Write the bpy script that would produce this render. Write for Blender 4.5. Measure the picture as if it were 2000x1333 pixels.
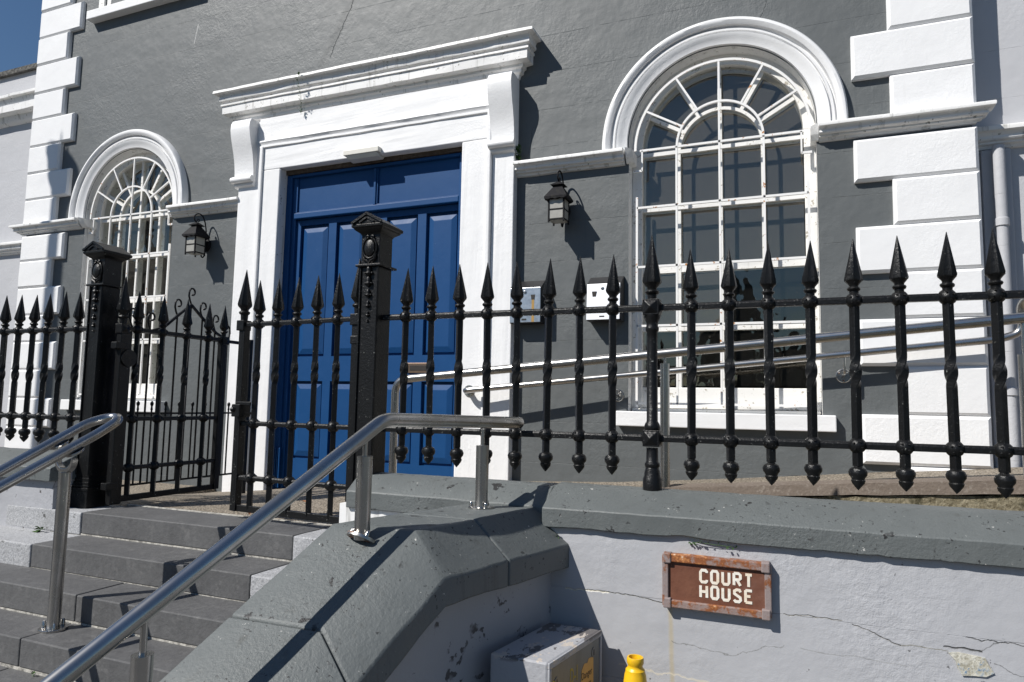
import bpy, bmesh, math, random
from math import sin, cos, tan, pi, radians, sqrt, atan2, hypot
from mathutils import Vector, Matrix, noise
for o in list(bpy.data.objects): bpy.data.objects.remove(o)
SC = bpy.context.scene
COL = SC.collection
random.seed(7)

# ---------------------------------------------------------------- camera
F_PX = 1340.0
YAW, PITCH, ROLL = radians(-22.452), radians(5.326), radians(1.055)
fw = Vector((sin(YAW)*cos(PITCH), cos(YAW)*cos(PITCH), sin(PITCH)))
rt = Vector((cos(YAW), -sin(YAW), 0)); up = rt.cross(fw)
r2 = cos(ROLL)*rt + sin(ROLL)*up; u2 = -sin(ROLL)*rt + cos(ROLL)*up
cam = bpy.data.cameras.new('camera'); camo = bpy.data.objects.new('camera', cam); COL.objects.link(camo)
camo.matrix_world = Matrix(((r2.x, u2.x, -fw.x, 0.0), (r2.y, u2.y, -fw.y, -4.5), (r2.z, u2.z, -fw.z, 1.6), (0, 0, 0, 1)))
cam.sensor_width = 36; cam.lens = F_PX/2000*36; cam.clip_start = .02; cam.clip_end = 2000
SC.camera = camo

# ---------------------------------------------------------------- sky and sun
SUN_AZ, SUN_EL = radians(41), radians(44.5)      # the light travels towards +X, +Y and down
sd = Vector((sin(SUN_AZ)*cos(SUN_EL), cos(SUN_AZ)*cos(SUN_EL), -sin(SUN_EL)))
W = bpy.data.worlds.new('World'); SC.world = W; W.use_nodes = True
wn = W.node_tree; bg = wn.nodes['Background']
sky = wn.nodes.new('ShaderNodeTexSky'); sky.sky_type = 'NISHITA'; sky.sun_disc = False
sky.sun_elevation = SUN_EL; sky.sun_rotation = pi + SUN_AZ; sky.air_density = 1.3; sky.dust_density = .1; sky.ozone_density = 8.0
wn.links.new(sky.outputs[0], bg.inputs[0]); bg.inputs[1].default_value = .058
sl = bpy.data.lights.new('sun', 'SUN'); sl.energy = 5.0; sl.angle = radians(.55); sl.color = (1, .965, .915)
so = bpy.data.objects.new('sun', sl); COL.objects.link(so); so.rotation_euler = sd.to_track_quat('-Z', 'Y').to_euler(); so.location = (-6, -8, 9)
SC.render.engine = 'CYCLES'
vs = SC.view_settings; vs.view_transform = 'Standard'; vs.look = 'None'; vs.exposure = .17; vs.gamma = 1; vs.use_curve_mapping = False
SC.cycles.max_bounces = 6; SC.cycles.diffuse_bounces = 3; SC.cycles.glossy_bounces = 3; SC.cycles.transparent_max_bounces = 8

# ---------------------------------------------------------------- material helpers
class NT:
    def __init__(s, name):
        s.m = bpy.data.materials.new(name); s.m.use_nodes = True; s.t = s.m.node_tree
        s.t.nodes.clear(); s.out = s.t.nodes.new('ShaderNodeOutputMaterial')
        s.pos = s.n('ShaderNodeNewGeometry').outputs['Position']
    def n(s, ty, **k):
        nd = s.t.nodes.new(ty)
        for a, v in k.items():
            if a.startswith('_'): setattr(nd, a[1:], v)
        for a, v in k.items():
            if a.startswith('_'): continue
            i = nd.inputs[int(a[1:])] if a[0] == 'i' and a[1:].isdigit() else nd.inputs[a.replace('__', ' ')]
            if hasattr(v, 'links'): s.t.links.new(v, i)
            else: i.default_value = v
        return nd
    def math(s, op, a, b=0.0, c=None, clamp=False):
        nd = s.n('ShaderNodeMath', _operation=op, i0=a, i1=b)
        if c is not None:
            if hasattr(c, 'links'): s.t.links.new(c, nd.inputs[2])
            else: nd.inputs[2].default_value = c
        nd.use_clamp = clamp
        return nd.outputs[0]
    def noise(s, scale, detail=4, rough=.55, vec=None, dist=0.0):
        return s.n('ShaderNodeTexNoise', Vector=vec if vec is not None else s.pos, Scale=scale, Detail=detail, Roughness=rough, Distortion=dist).outputs[0]
    def vor(s, scale, feat='F1', vec=None, out='Distance', rnd=1.0):
        nd = s.n('ShaderNodeTexVoronoi', _feature=feat, Vector=vec if vec is not None else s.pos, Scale=scale, Randomness=rnd)
        return nd.outputs[out]
    def stretch(s, sx, sy, sz):
        return s.n('ShaderNodeVectorMath', _operation='MULTIPLY', i0=s.pos, i1=(sx, sy, sz)).outputs[0]
    def step(s, v, a, b):
        return s.n('ShaderNodeMapRange', i0=v, i1=a, i2=b, i3=0.0, i4=1.0).outputs[0]
    def mix(s, f, a, b):
        nd = s.n('ShaderNodeMix', _data_type='RGBA', i0=f)
        for i, v in ((6, a), (7, b)):
            if hasattr(v, 'links'): s.t.links.new(v, nd.inputs[i])
            else: nd.inputs[i].default_value = (*v, 1) if len(v) == 3 else v
        return nd.outputs[2]
    def scale(s, col, f):
        return s.n('ShaderNodeVectorMath', _operation='SCALE', i0=col, Scale=f).outputs[0]
    def xyz(s):
        o = s.n('ShaderNodeSeparateXYZ', i0=s.pos).outputs
        return o[0], o[1], o[2]
    def seg(s, ax, az, bx, bz, wob=.02, wscale=11):
        """distance in the XZ plane from a wobbling line a-b (cracks, runs, stains)"""
        if not hasattr(s, 'wob'): s.wob = s.math('SUBTRACT', s.noise(wscale, 4, .62), .5); s.sx = s.xyz()
        x, y, z = s.sx; nz = s.math('MULTIPLY', s.wob, wob*5)
        L = hypot(bx-ax, bz-az); dx, dz = (bx-ax)/L, (bz-az)/L
        px = s.math('SUBTRACT', x, ax); pz = s.math('SUBTRACT', z, az)
        t = s.math('ADD', s.math('MULTIPLY', px, dx), s.math('MULTIPLY', pz, dz))
        q = s.math('ADD', s.math('SUBTRACT', s.math('MULTIPLY', px, dz), s.math('MULTIPLY', pz, dx)), nz)
        over = s.math('MAXIMUM', s.math('MAXIMUM', s.math('SUBTRACT', 0.0, t), s.math('SUBTRACT', t, L)), 0.0)
        return s.math('ADD', s.math('ABSOLUTE', q), over)
    def bump(s, h, dist=.01, strength=1.0, normal=None):
        nd = s.n('ShaderNodeBump', Height=h, Distance=dist, Strength=strength)
        if normal is not None: s.t.links.new(normal, nd.inputs['Normal'])
        return nd.outputs[0]
    def done(s, col, rough=.6, metal=0.0, nrm=None, spec=.5, coat=0.0, **k):
        b = s.n('ShaderNodeBsdfPrincipled')
        for i, v in (('Base Color', col), ('Roughness', rough), ('Metallic', metal), ('Specular IOR Level', spec), ('Coat Weight', coat)):
            if hasattr(v, 'links'): s.t.links.new(v, b.inputs[i])
            elif i == 'Base Color': b.inputs[i].default_value = (*v, 1)
            else: b.inputs[i].default_value = v
        if nrm is not None: s.t.links.new(nrm, b.inputs['Normal'])
        for a, v in k.items(): b.inputs[a.replace('__', ' ')].default_value = v
        s.t.links.new(b.outputs[0], s.out.inputs[0]); return s.m

def paint(name, col, rough=.6, var=.12, fine=.35, bump=.004, bscale=38, lines=None, chip=None, grime=None, marks=(), tool=1.0, speck=None, spec=.5):
    """brushed paint over render, stone or wood: slow tone drift, fine speckle, trowel relief, chips, runs and cracks"""
    t = NT(name)
    big = t.noise(1.7, 3); mid = t.noise(13, 3)
    f = t.math('ADD', t.math('MULTIPLY', t.math('SUBTRACT', big, .5), var*2.2), t.math('MULTIPLY', t.math('SUBTRACT', mid, .5), var*1.2))
    base = t.n('ShaderNodeRGB'); base.outputs[0].default_value = (*col, 1)
    c = t.scale(base.outputs[0], t.math('ADD', f, 1.0))
    h = t.math('ADD', t.math('MULTIPLY', t.math('MULTIPLY', t.noise(bscale, 4, .66), .6*tool), t.math('ADD', .22, t.step(big, .42, .66))), t.math('MULTIPLY', t.noise(6, 2), .9*tool))
    if lines:
        x, y, z = t.xyz()
        fr = t.math('ABSOLUTE', t.math('SUBTRACT', t.math('FRACT', t.math('DIVIDE', t.math('SUBTRACT', t.math('ADD', z, t.math('MULTIPLY', big, .012)), lines[1]), lines[0])), .5))
        ln = t.math('MULTIPLY', t.step(fr, lines[2], 0.0), t.step(mid, .38, .60))
        h = t.math('SUBTRACT', h, t.math('MULTIPLY', ln, lines[3])); c = t.scale(c, t.math('SUBTRACT', 1.0, t.math('MULTIPLY', ln, lines[3]*.25)))
    if grime:      # runs of dirt streaking down the face
        g = t.math('MULTIPLY', t.step(t.noise(1, 3, .6, t.stretch(22, 22, 1.6)), grime[1], grime[1]+.16), grime[2])
        c = t.mix(g, c, grime[0])
    if chip:
        cn = t.noise(chip[1], 4, .62)
        ch = t.math('MULTIPLY', t.step(cn, chip[2], chip[2]+.02), t.step(mid, .44, .52))
        c = t.mix(ch, c, chip[0])
        if len(chip) > 3: c = t.mix(t.math('MULTIPLY', t.step(cn, 1-chip[2]+.01, 1-chip[2]-.01), t.step(big, .52, .58)), c, chip[3])
    if speck:
        sn = t.noise(speck[1], 3, .6); k = t.math('MULTIPLY', t.step(sn, speck[2], speck[2]+.02), t.step(mid, .46, .56)); c = t.mix(k, c, speck[0])
        if len(speck) > 3: c = t.mix(t.math('MULTIPLY', t.step(sn, .955-speck[2], .94-speck[2]), t.step(mid, .52, .60)), c, speck[3])
    for (ax, az, bx, bz, w, wob, mc, amt, dep) in marks:
        k = t.math('MULTIPLY', t.step(t.seg(ax, az, bx, bz, wob), w, w*.25), amt)
        c = t.mix(k, c, mc)
        if dep: h = t.math('SUBTRACT', h, t.math('MULTIPLY', k, dep))
    r = t.math('ADD', rough-.06, t.math('MULTIPLY', mid, .14))
    return t.done(c, r, nrm=t.bump(h, bump), spec=spec)

def mats():
    m = {}
    DK = (.035, .038, .040)
    m['render'] = paint('grey_render', (.102, .111, .113), .55, .10, lines=(.28, 3.035, .007, .32), bump=.007, grime=((.078, .087, .09), .585, .55),
        marks=((-3.66, 4.42, -3.30, 5.02, .055, .010, (.062, .07, .072), .75, 0), (-3.56, 4.48, -3.33, 4.96, .0055, .010, (.022, .024, .025), .85, .6),
               (-1.72, 3.62, -1.76, 3.40, .0022, .012, (.04, .045, .048), .7, .4), (-.19, 4.04, -.10, 4.28, .003, .012, (.04, .045, .048), .7, .4), (-5.12, 4.9, -5.08, 5.08, .006, .002, (.45, .45, .44), .8, 0)))
    m['white'] = paint('white_paint', (.79, .79, .79), .55, .035, bump=.0035, bscale=60, grime=((.50, .49, .46), .67, .3))
    m['trim'] = paint('white_trim_paint', (.78, .775, .76), .5, .05, bump=.004, bscale=45, grime=((.20, .195, .17), .575, .62), chip=((.30, .29, .26), 30, .64))
    m['wood'] = paint('flaking_white_wood', (.79, .78, .75), .5, .06, bump=.003, bscale=70, chip=((.40, .37, .31), 34, .60), grime=((.4, .38, .33), .63, .5))
    m['iron_white'] = paint('white_painted_iron', (.82, .81, .79), .42, .04, bump=.0015, bscale=90, chip=((.45, .20, .06), 26, .64))
    m['lilac'] = paint('pale_grey_masonry', (.405, .410, .428), .60, .07, bump=.0065, bscale=44, lines=(.30, .76, .004, .35), speck=((.14, .14, .145), 34, .70),
        marks=((-.432, .90, -.424, .40, .012, .003, (.44, .36, .20), .55, 0), (-.83, .902, -.66, .908, .004, .008, (.66, .62, .50), .8, .4), (-.66, .908, -.46, .897, .0022, .006, (.14, .14, .12), .8, .6),
               (-.05, .905, .13, .910, .0022, .006, (.20, .19, .16), .8, .5), (.16, .897, .30, .855, .0022, .008, (.2, .19, .17), .75, .6), (.30, .855, .43, .855, .0024, .006, (.2, .19, .15), .8, 0), (.42, .868, .52, .868, .0035, .006, (.06, .06, .06), .85, .9), (.50, .865, .56, .900, .0022, .010, (.12, .12, .12), .8, 0),
               (.48, .906, .72, .893, .0022, .010, (.11, .11, .11), .75, .6), (.55, .83, .70, .79, .0024, .012, (.12, .12, .12), .8, 0), (-.43, .760, -.22, .748, .002, .012, (.17, .17, .16), .7, 0), (-.22, .748, -.05, .80, .002, .014, (.17, .17, .16), .7, 0), (-.62, .655, -.30, .64, .006, .014, (.64, .58, .45), .6, 0), (.0, .80, .32, .79, .002, .006, (.22, .22, .21), .6, 0)))
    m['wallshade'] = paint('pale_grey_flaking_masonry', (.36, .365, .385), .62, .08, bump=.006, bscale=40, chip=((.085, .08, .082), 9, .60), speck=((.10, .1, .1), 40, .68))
    m['wing'] = paint('side_wing_render', (.46, .465, .485), .65, .06, bump=.005, bscale=40, lines=(.30, 3.0, .006, .4))
    m['coping'] = paint('grey_painted_coping', (.112, .123, .122), .55, .17, bump=.0075, bscale=75, grime=((.055, .056, .05), .60, .5), chip=((.022, .022, .022), 17, .65), speck=((.025, .025, .025), 62, .635, (.48, .47, .44)), tool=.8)
    m['blue'] = paint('blue_door_paint', (.0065, .056, .172), .48, .07, spec=.22, bump=.0012, bscale=50, speck=((.12, .19, .32), 70, .74))
    # black gloss ironwork with flaked spots
    t = NT('black_iron_paint'); nz = t.noise(110, 3, .65); big = t.noise(9, 3)
    fl = t.math('MULTIPLY', t.step(nz, .675, .695), t.step(big, .50, .57))
    c = t.mix(fl, t.mix(big, (.0035, .0036, .0038), (.009, .0092, .0096)), (.28, .29, .27))
    h = nz
    m['iron'] = t.done(c, t.math('ADD', .26, t.math('MULTIPLY', nz, .2)), nrm=t.bump(h, .0020), spec=.3)
    # brushed stainless tube
    t = NT('brushed_stainless'); sm = t.noise(9, 3)
    c = t.mix(t.step(sm, .35, .7), (.50, .49, .475), (.38, .368, .345))
    m['steel'] = t.done(c, t.math('ADD', .17, t.math('MULTIPLY', sm, .2)), 1.0)
    t = NT('rusty_bolt_steel'); k = t.step(t.noise(38, 3), .52, .60)
    m['rust_steel'] = t.done(t.mix(k, (.42, .41, .385), (.16, .055, .02)), t.math('ADD', .34, t.math('MULTIPLY', k, .5)), t.math('SUBTRACT', 1.0, k))
    # dark stone steps
    t = NT('dark_step_stone'); a = t.noise(3.2, 4, .65); b = t.noise(46, 4, .7); d = t.noise(1, 3, .6, t.stretch(26, 26, 4))
    f = t.math('ADD', t.math('MULTIPLY', a, .5), t.math('ADD', t.math('MULTIPLY', b, .38), t.math('MULTIPLY', d, .3)))
    wear = t.step(t.noise(14, 4, .7), .57, .72)
    c = t.mix(t.math('MULTIPLY', wear, .4), t.mix(t.step(f, .35, .85), (.056, .056, .058), (.135, .135, .135)), (.21, .205, .20))
    m['step'] = t.done(c, .62, nrm=t.bump(b, .003))
    # granite kerbs
    t = NT('granite'); v = t.n('ShaderNodeTexVoronoi', Vector=t.pos, Scale=190.0).outputs[1]; sp = t.n('ShaderNodeSeparateColor', i0=v).outputs[0]
    g = t.noise(7, 5); st = t.step(t.noise(24, 6, .65), .63, .67)
    c = t.mix(sp, (.26, .265, .275), (.44, .445, .455)); c = t.mix(t.math('MULTIPLY', t.step(g, .5, .8), .5), c, (.2, .2, .2)); c = t.mix(st, c, (.09, .09, .085))
    m['granite'] = t.done(c, .7, nrm=t.bump(t.noise(60, 5), .004))
    t = NT('lime_mortar'); m['mortar'] = t.done(t.mix(t.step(t.noise(40, 5), .4, .65), (.50, .48, .43), (.20, .19, .17)), .85, nrm=t.bump(t.noise(80, 4), .004))
    # exposed pebble floor
    t = NT('pebble_concrete'); v = t.n('ShaderNodeTexVoronoi', Vector=t.pos, Scale=95.0); sp = t.n('ShaderNodeSeparateColor', i0=v.outputs[1]).outputs
    c = t.mix(sp[0], (.20, .16, .115), (.46, .40, .32)); c = t.mix(t.step(v.outputs[0], .35, .75), c, (.10, .085, .065)); c = t.mix(t.math('MULTIPLY', t.step(t.noise(2.5, 5), .45, .7), .5), c, (.16, .135, .10))
    m['pebble'] = t.done(c, .8, nrm=t.bump(t.math('SUBTRACT', 1.0, v.outputs[0]), .006))
    t = NT('brown_cement_kerb'); c = t.mix(t.noise(5, 6, .7), (.105, .080, .062), (.19, .155, .125)); c = t.mix(t.step(t.noise(60, 4), .55, .8), c, (.27, .235, .20))
    m['kerb'] = t.done(c, .85, nrm=t.bump(t.noise(70, 5), .004))
    t = NT('mossy_concrete'); v = t.n('ShaderNodeTexVoronoi', Vector=t.pos, Scale=80.0); sp = t.n('ShaderNodeSeparateColor', i0=v.outputs[1]).outputs[0]
    c = t.mix(sp, (.15, .125, .075), (.33, .29, .20)); c = t.mix(t.step(t.noise(13, 6, .65), .52, .66), c, (.045, .042, .018))
    m['moss'] = t.done(c, .9, nrm=t.bump(t.noise(60, 6, .7), .012))
    # street asphalt
    t = NT('asphalt'); m['asphalt'] = t.done(t.mix(t.noise(120, 4), (.03, .03, .031), (.075, .074, .072)), .85, nrm=t.bump(t.noise(150, 3), .006))
    t = NT('paving'); m['paving'] = t.done(t.mix(t.noise(9, 4), (.07, .07, .069), (.12, .118, .115)), .8, nrm=t.bump(t.noise(90, 4), .004))
    # slate / lead capping
    t = NT('weathered_parapet_cap'); m['cap'] = t.done(t.mix(t.step(t.noise(30, 6, .7), .42, .62), (.035, .034, .032), (.15, .145, .13)), .9, nrm=t.bump(t.noise(35, 6), .02))
    # rusty sign
    t = NT('rusted_brown_sign'); k = t.noise(9, 6, .65); k2 = t.noise(70, 5)
    c = t.mix(t.step(k, .4, .7), (.125, .043, .022), (.18, .072, .040)); c = t.mix(t.math('MULTIPLY', t.step(k2, .55, .75), .5), c, (.085, .03, .016)); c = t.mix(t.math('MULTIPLY', t.step(t.noise(5, 5), .58, .7), .35), c, (.24, .13, .10))
    m['sign'] = t.done(c, .62, nrm=t.bump(k2, .001))
    t = NT('rusted_sign_frame'); k = t.math('ADD', t.noise(26, 6, .7), t.math('MULTIPLY', t.math('SUBTRACT', t.noise(7, 3), .5), .6))
    c = t.mix(t.step(k, .50, .60), (.255, .205, .195), (.20, .068, .022)); c = t.mix(t.step(k, .66, .70), c, (.50, .30, .16))
    m['sign_frame'] = t.done(c, .6, nrm=t.bump(k, .0025))
    t = NT('heavily_rusted_bar'); k = t.math('ADD', t.noise(30, 4, .7), t.math('MULTIPLY', t.math('SUBTRACT', t.noise(8, 2), .5), .7))
    c = t.mix(t.step(k, .42, .54), (.26, .19, .17), (.23, .075, .022)); c = t.mix(t.step(k, .60, .65), c, (.42, .17, .055)); c = t.mix(t.step(k, .70, .73), c, (.62, .45, .32))
    m['rustbar'] = t.done(c, .65, nrm=t.bump(k, .003))
    t = NT('cream_sign_paint'); m['cream'] = t.done(t.mix(t.step(t.noise(14, 4), .45, .7), (.80, .765, .68), (.72, .56, .38)), .5, nrm=t.bump(t.noise(90, 4), .001))
    # lantern
    t = NT('lantern_iron'); k = t.step(t.noise(40, 6, .7), .55, .68)
    m['lantern'] = t.done(t.mix(k, (.008, .008, .010), (.03, .029, .022)), .68, nrm=t.bump(t.noise(80, 3), .002), spec=.2)
    t = NT('frosted_lantern_glass'); m['frost'] = t.done(t.mix(t.noise(22, 4), (.26, .25, .23), (.42, .41, .37)), .35)
    # window glass; an even pale film stands in for reflected sky brightness
    for key, sky_film in (('glass', .100), ('glass2', .038), ('glass3', .012)):
        t = NT('window_glass'); wv = t.bump(t.noise(4, 2), .004)
        dp = t.math('ABSOLUTE', t.n('ShaderNodeVectorMath', _operation='DOT_PRODUCT', i0=wv, i1=t.n('ShaderNodeNewGeometry').outputs['Incoming']).outputs['Value'])
        fr = t.math('ADD', .135, t.math('MULTIPLY', t.math('POWER', t.math('SUBTRACT', 1.0, dp, clamp=True), 5.0), .86), clamp=True); gl = t.n('ShaderNodeBsdfGlossy', Color=(1, .95, .84, 1), Roughness=.01, Normal=wv).outputs[0]
        tr = t.n('ShaderNodeBsdfTransparent', Color=(.86, .88, .86, 1)).outputs[0]
        film_dust = t.n('ShaderNodeBsdfDiffuse', Color=(.5, .48, .43, 1)).outputs[0]
        dm = t.math('ADD', sky_film, t.math('MULTIPLY', t.step(t.noise(60, 6, .7), .66, .70), t.math('MULTIPLY', t.step(t.noise(5, 3), .5, .62), .35)))
        mx = t.n('ShaderNodeMixShader', i0=fr, i1=tr, i2=gl).outputs[0]
        t.t.links.new(t.n('ShaderNodeMixShader', i0=dm, i1=mx, i2=film_dust).outputs[0], t.out.inputs[0]); m[key] = t.m
    t = NT('dark_room'); m['room'] = t.done(t.mix(t.noise(3, 3), (.02, .019, .017), (.05, .047, .04)), .9)
    # letterbox faces, cabinet, cone
    t = NT('satin_letterbox_steel'); k = t.noise(1, 4, .6, t.stretch(14, 14, 60)); x, y, z = t.xyz()
    c = t.mix(t.step(t.noise(30, 4), .4, .7), (.60, .62, .65), (.45, .47, .50))
    m['boxface'] = t.done(c, t.math('ADD', .27, t.math('MULTIPLY', k, .12)), 1.0, nrm=t.bump(t.noise(5, 2), .003))
    t = NT('bright_letterbox_steel'); m['boxbright'] = t.done(t.mix(t.noise(30, 3), (.86, .86, .87), (.74, .74, .75)), .48, 1.0)
    t = NT('rust_run'); m['rustrun'] = t.done(t.mix(t.noise(30, 4), (.42, .24, .07), (.30, .20, .06)), .7)
    t = NT('black_plastic'); m['black'] = t.done(t.mix(t.noise(40, 3), (.012, .012, .013), (.028, .028, .03)), .45)
    t = NT('dark_hole'); m['hole'] = t.done(t.mix(t.noise(40, 2), (.01, .008, .007), (.03, .022, .016)), .6)
    t = NT('bronze_slot'); m['bronze'] = t.done(t.mix(t.noise(30, 4), (.15, .10, .07), (.24, .17, .12)), .42, .7)
    t = NT('peeling_cabinet_paint'); k = t.noise(13, 6, .62, t.stretch(1, .55, 2)); hz = t.n('ShaderNodeSeparateXYZ', i0=t.n('ShaderNodeNewGeometry').outputs['Normal']).outputs[2]
    top = t.step(t.xyz()[2], .765, .78)
    c = t.mix(t.math('MULTIPLY', t.step(k, .53, .55), top), (.37, .375, .395), (.13, .12, .12)); c = t.mix(t.math('MULTIPLY', t.step(t.noise(21, 4, .6, t.stretch(1, .5, 2)), .58, .595), top), c, (.50, .45, .40))
    c = t.mix(t.step(t.noise(33, 5), .68, .70), c, (.1, .095, .095))
    m['cabinet'] = t.done(c, .55, nrm=t.bump(t.noise(60, 4), .002))
    t = NT('stained_cabinet_door'); k = t.noise(1, 5, .6, t.stretch(16, 16, 2.5)); c = t.mix(k, (.09, .092, .088), (.24, .245, .235)); m['cabdoor'] = t.done(c, .5, .25, nrm=t.bump(k, .001))
    t = NT('yellow_sticker'); m['sticker'] = t.done(t.mix(t.noise(24, 4), (.52, .29, .06), (.60, .37, .10)), .5)
    t = NT('yellow_tape'); m['tape'] = t.done(t.mix(t.noise(24, 4), (.55, .42, .01), (.66, .52, .02)), .4)
    t = NT('yellow_marker'); m['marker'] = t.done(t.mix(t.noise(30, 4), (.34, .26, .01), (.42, .34, .03)), .6)
    t = NT('black_print'); m['print'] = t.done(t.mix(t.noise(30, 4), (.02, .018, .015), (.05, .04, .03)), .6)
    t = NT('yellow_cone_plastic'); k = t.noise(25, 5); m['cone'] = t.done(t.mix(t.step(k, .6, .75), (.78, .46, .012), (.60, .34, .02)), .38, nrm=t.bump(k, .0015))
    t = NT('leaf_green'); k = t.noise(60, 3); m['leaf'] = t.done(t.mix(k, (.02, .055, .010), (.06, .13, .02)), .5, Subsurface__Weight=.0)
    t = NT('dry_leaf'); m['dryleaf'] = t.done(t.mix(t.noise(60, 3), (.16, .06, .02), (.26, .11, .04)), .7)
    t = NT('off_white_plastic'); m['plastic'] = t.done(t.mix(t.noise(12, 4), (.72, .70, .64), (.60, .58, .52)), .45)
    t = NT('far_house_render'); m['house'] = t.done(t.mix(t.noise(2, 3), (.10, .095, .085), (.16, .15, .135)), .9)
    t = NT('far_house_glass'); m['houseglass'] = t.done(t.mix(t.noise(1, 2), (.02, .022, .025), (.05, .052, .055)), .12)
    t = NT('bare_brick_soffit'); m['soffit'] = t.done(t.mix(t.noise(30, 5), (.03, .022, .016), (.16, .12, .09)), .95, nrm=t.bump(t.noise(30, 5), .03))
    t = NT('bare_render_patch'); k = t.noise(90, 5, .7); c = t.mix(t.step(k, .4, .6), (.34, .32, .25), (.62, .60, .52)); c = t.mix(t.math('MULTIPLY', t.step(t.noise(24, 5), .5, .6), t.step(k, .5, .6)), c, (.05, .16, .30)); m['patch'] = t.done(c, .9, nrm=t.bump(k, .004))
    return m
MT = mats()

# ---------------------------------------------------------------- mesh helpers
class MB:
    def __init__(s): s.v = []; s.f = []
    def add(s, vs, fs):
        o = len(s.v); s.v += [tuple(p) for p in vs]; s.f += [tuple(i+o for i in f) for f in fs]; return s
    def box(s, x0, x1, y0, y1, z0, z1):
        return s.add([(x0,y0,z0),(x1,y0,z0),(x1,y1,z0),(x0,y1,z0),(x0,y0,z1),(x1,y0,z1),(x1,y1,z1),(x0,y1,z1)],
                     [(0,3,2,1),(4,5,6,7),(0,1,5,4),(1,2,6,5),(2,3,7,6),(3,0,4,7)])
    def loft(s, rings, closed=True, caps=True):
        n = len(rings[0]); o = len(s.v)
        for r in rings: s.v += [tuple(p) for p in r]
        for i in range(len(rings)-1):
            for j in range(n if closed else n-1):
                a = o+i*n+j; b = o+i*n+(j+1) % n; s.f.append((a, b, b+n, a+n))
        if caps and closed:
            s.f.append(tuple(o+j for j in reversed(range(n)))); s.f.append(tuple(o+(len(rings)-1)*n+j for j in range(n)))
        return s
    def lathe(s, prof, cx=0, cy=0, n=16, rot=0.0, flute=None):
        rings = []
        for r, z in prof:
            rings.append([(cx+r*(1 if not flute or j % 2 == 0 else flute)*cos(rot+2*pi*j/n), cy+r*(1 if not flute or j % 2 == 0 else flute)*sin(rot+2*pi*j/n), z) for j in range(n)])
        return s.loft(rings)
    def tube(s, path, r, n=12, caps=True):
        P = [Vector(p) for p in path]; rings = []; prev = None
        for i, p in enumerate(P):
            d = (P[min(i+1, len(P)-1)]-P[max(i-1, 0)]).normalized()
            if prev is None:
                a = Vector((0,0,1)) if abs(d.z) < .9 else Vector((1,0,0)); u = d.cross(a).normalized()
            else:
                u = (prev-d*prev.dot(d)).normalized()
            w = d.cross(u); prev = u; rr = r[i] if isinstance(r, (list, tuple)) else r
            rings.append([p+u*(rr*cos(2*pi*j/n))+w*(rr*sin(2*pi*j/n)) for j in range(n)])
        return s.loft(rings, caps=caps)
    def ribbon(s, path, w, t, nrm=(0,-1,0)):
        """flat bar w wide lying across nrm, t thick along nrm"""
        P = [Vector(p) for p in path]; N = Vector(nrm); rings = []
        for i, p in enumerate(P):
            d = (P[min(i+1, len(P)-1)]-P[max(i-1, 0)]).normalized(); u = d.cross(N).normalized()
            k = 1.0
            if 0 < i < len(P)-1:
                c = (P[i+1]-p).normalized().dot((p-P[i-1]).normalized()); k = min(1/max(sqrt((1+c)/2), .4), 1.6)
            rings.append([p+u*w/2*k, p-u*w/2*k, p-u*w/2*k+N*t, p+u*w/2*k+N*t])
        return s.loft(rings)
    def sphere(s, c, r, n=14, m=9, sz=1.0):
        return s.lathe([(max(r*sin(pi*i/m), r*.02), c[2]-r*sz*cos(pi*i/m)) for i in range(m+1)], c[0], c[1], n)
    def prof_x(s, prof, x0, x1, mit0=0.0, mit1=0.0, seg=.14, jit=.0015, base=0.0):
        """(projection, z) profile run along X in front of the plane Y=base; ends mitred by +-projection"""
        n = max(2, int((x1-x0)/seg)); rings = []
        for i in range(n+1):
            t = i/n; ring = []
            for p, z in prof:
                x = x0+(x1-x0)*t; x += (-p*mit0)*(1-t) + p*mit1*t
                if i in (0, n): j = k = 0
                else:
                    q = noise.noise_vector(Vector((x*7.3, p*31, z*17))); j, k = q.x*jit, q.y*jit
                ring.append((x, base-p-j, z+k))
            rings.append(ring)
        if mit1: rings.append([(x1+p*mit1, base+.01, z) for p, z in prof])     # moulding returns to the wall
        if mit0: rings.insert(0, [(x0-p*mit0, base+.01, z) for p, z in prof])
        return s.loft(rings)
    def mesh(s, name, mat, smooth=False):
        me = bpy.data.meshes.new(name); me.from_pydata(s.v, [], s.f); me.materials.append(MT[mat])
        bm = bmesh.new(); bm.from_mesh(me); bmesh.ops.recalc_face_normals(bm, faces=bm.faces); bm.to_mesh(me); bm.free()
        if smooth:
            for p in me.polygons: p.use_smooth = True
            me.set_sharp_from_angle(angle=radians(38))
        return me
    def part(s, name, mat, parent=None, smooth=False, bevel=0.0, rough=0.0, rs=9.0, cuts=0, loc=None, bseg=2):
        if cuts or rough:
            bm = bmesh.new(); vv = [bm.verts.new(p) for p in s.v]
            for f in s.f: bm.faces.new([vv[i] for i in f])
            bmesh.ops.recalc_face_normals(bm, faces=bm.faces)
            for _ in range(cuts):
                es = [e for e in bm.edges if e.calc_length() > .035]
                bmesh.ops.subdivide_edges(bm, edges=es, cuts=1, use_grid_fill=True)
            bm.normal_update()
            if rough:
                for v in bm.verts:
                    q = noise.noise_vector(v.co*rs)+noise.noise_vector(v.co*rs*2.7)*.5
                    v.co += q*rough
            me = bpy.data.meshes.new(name); bm.to_mesh(me); bm.free(); me.materials.append(MT[mat])
            if smooth:
                for p in me.polygons: p.use_smooth = True
                me.set_sharp_from_angle(angle=radians(32))
        else: me = s.mesh(name, mat, smooth)
        return place(name, me, parent, bevel, loc, bseg)

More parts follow.
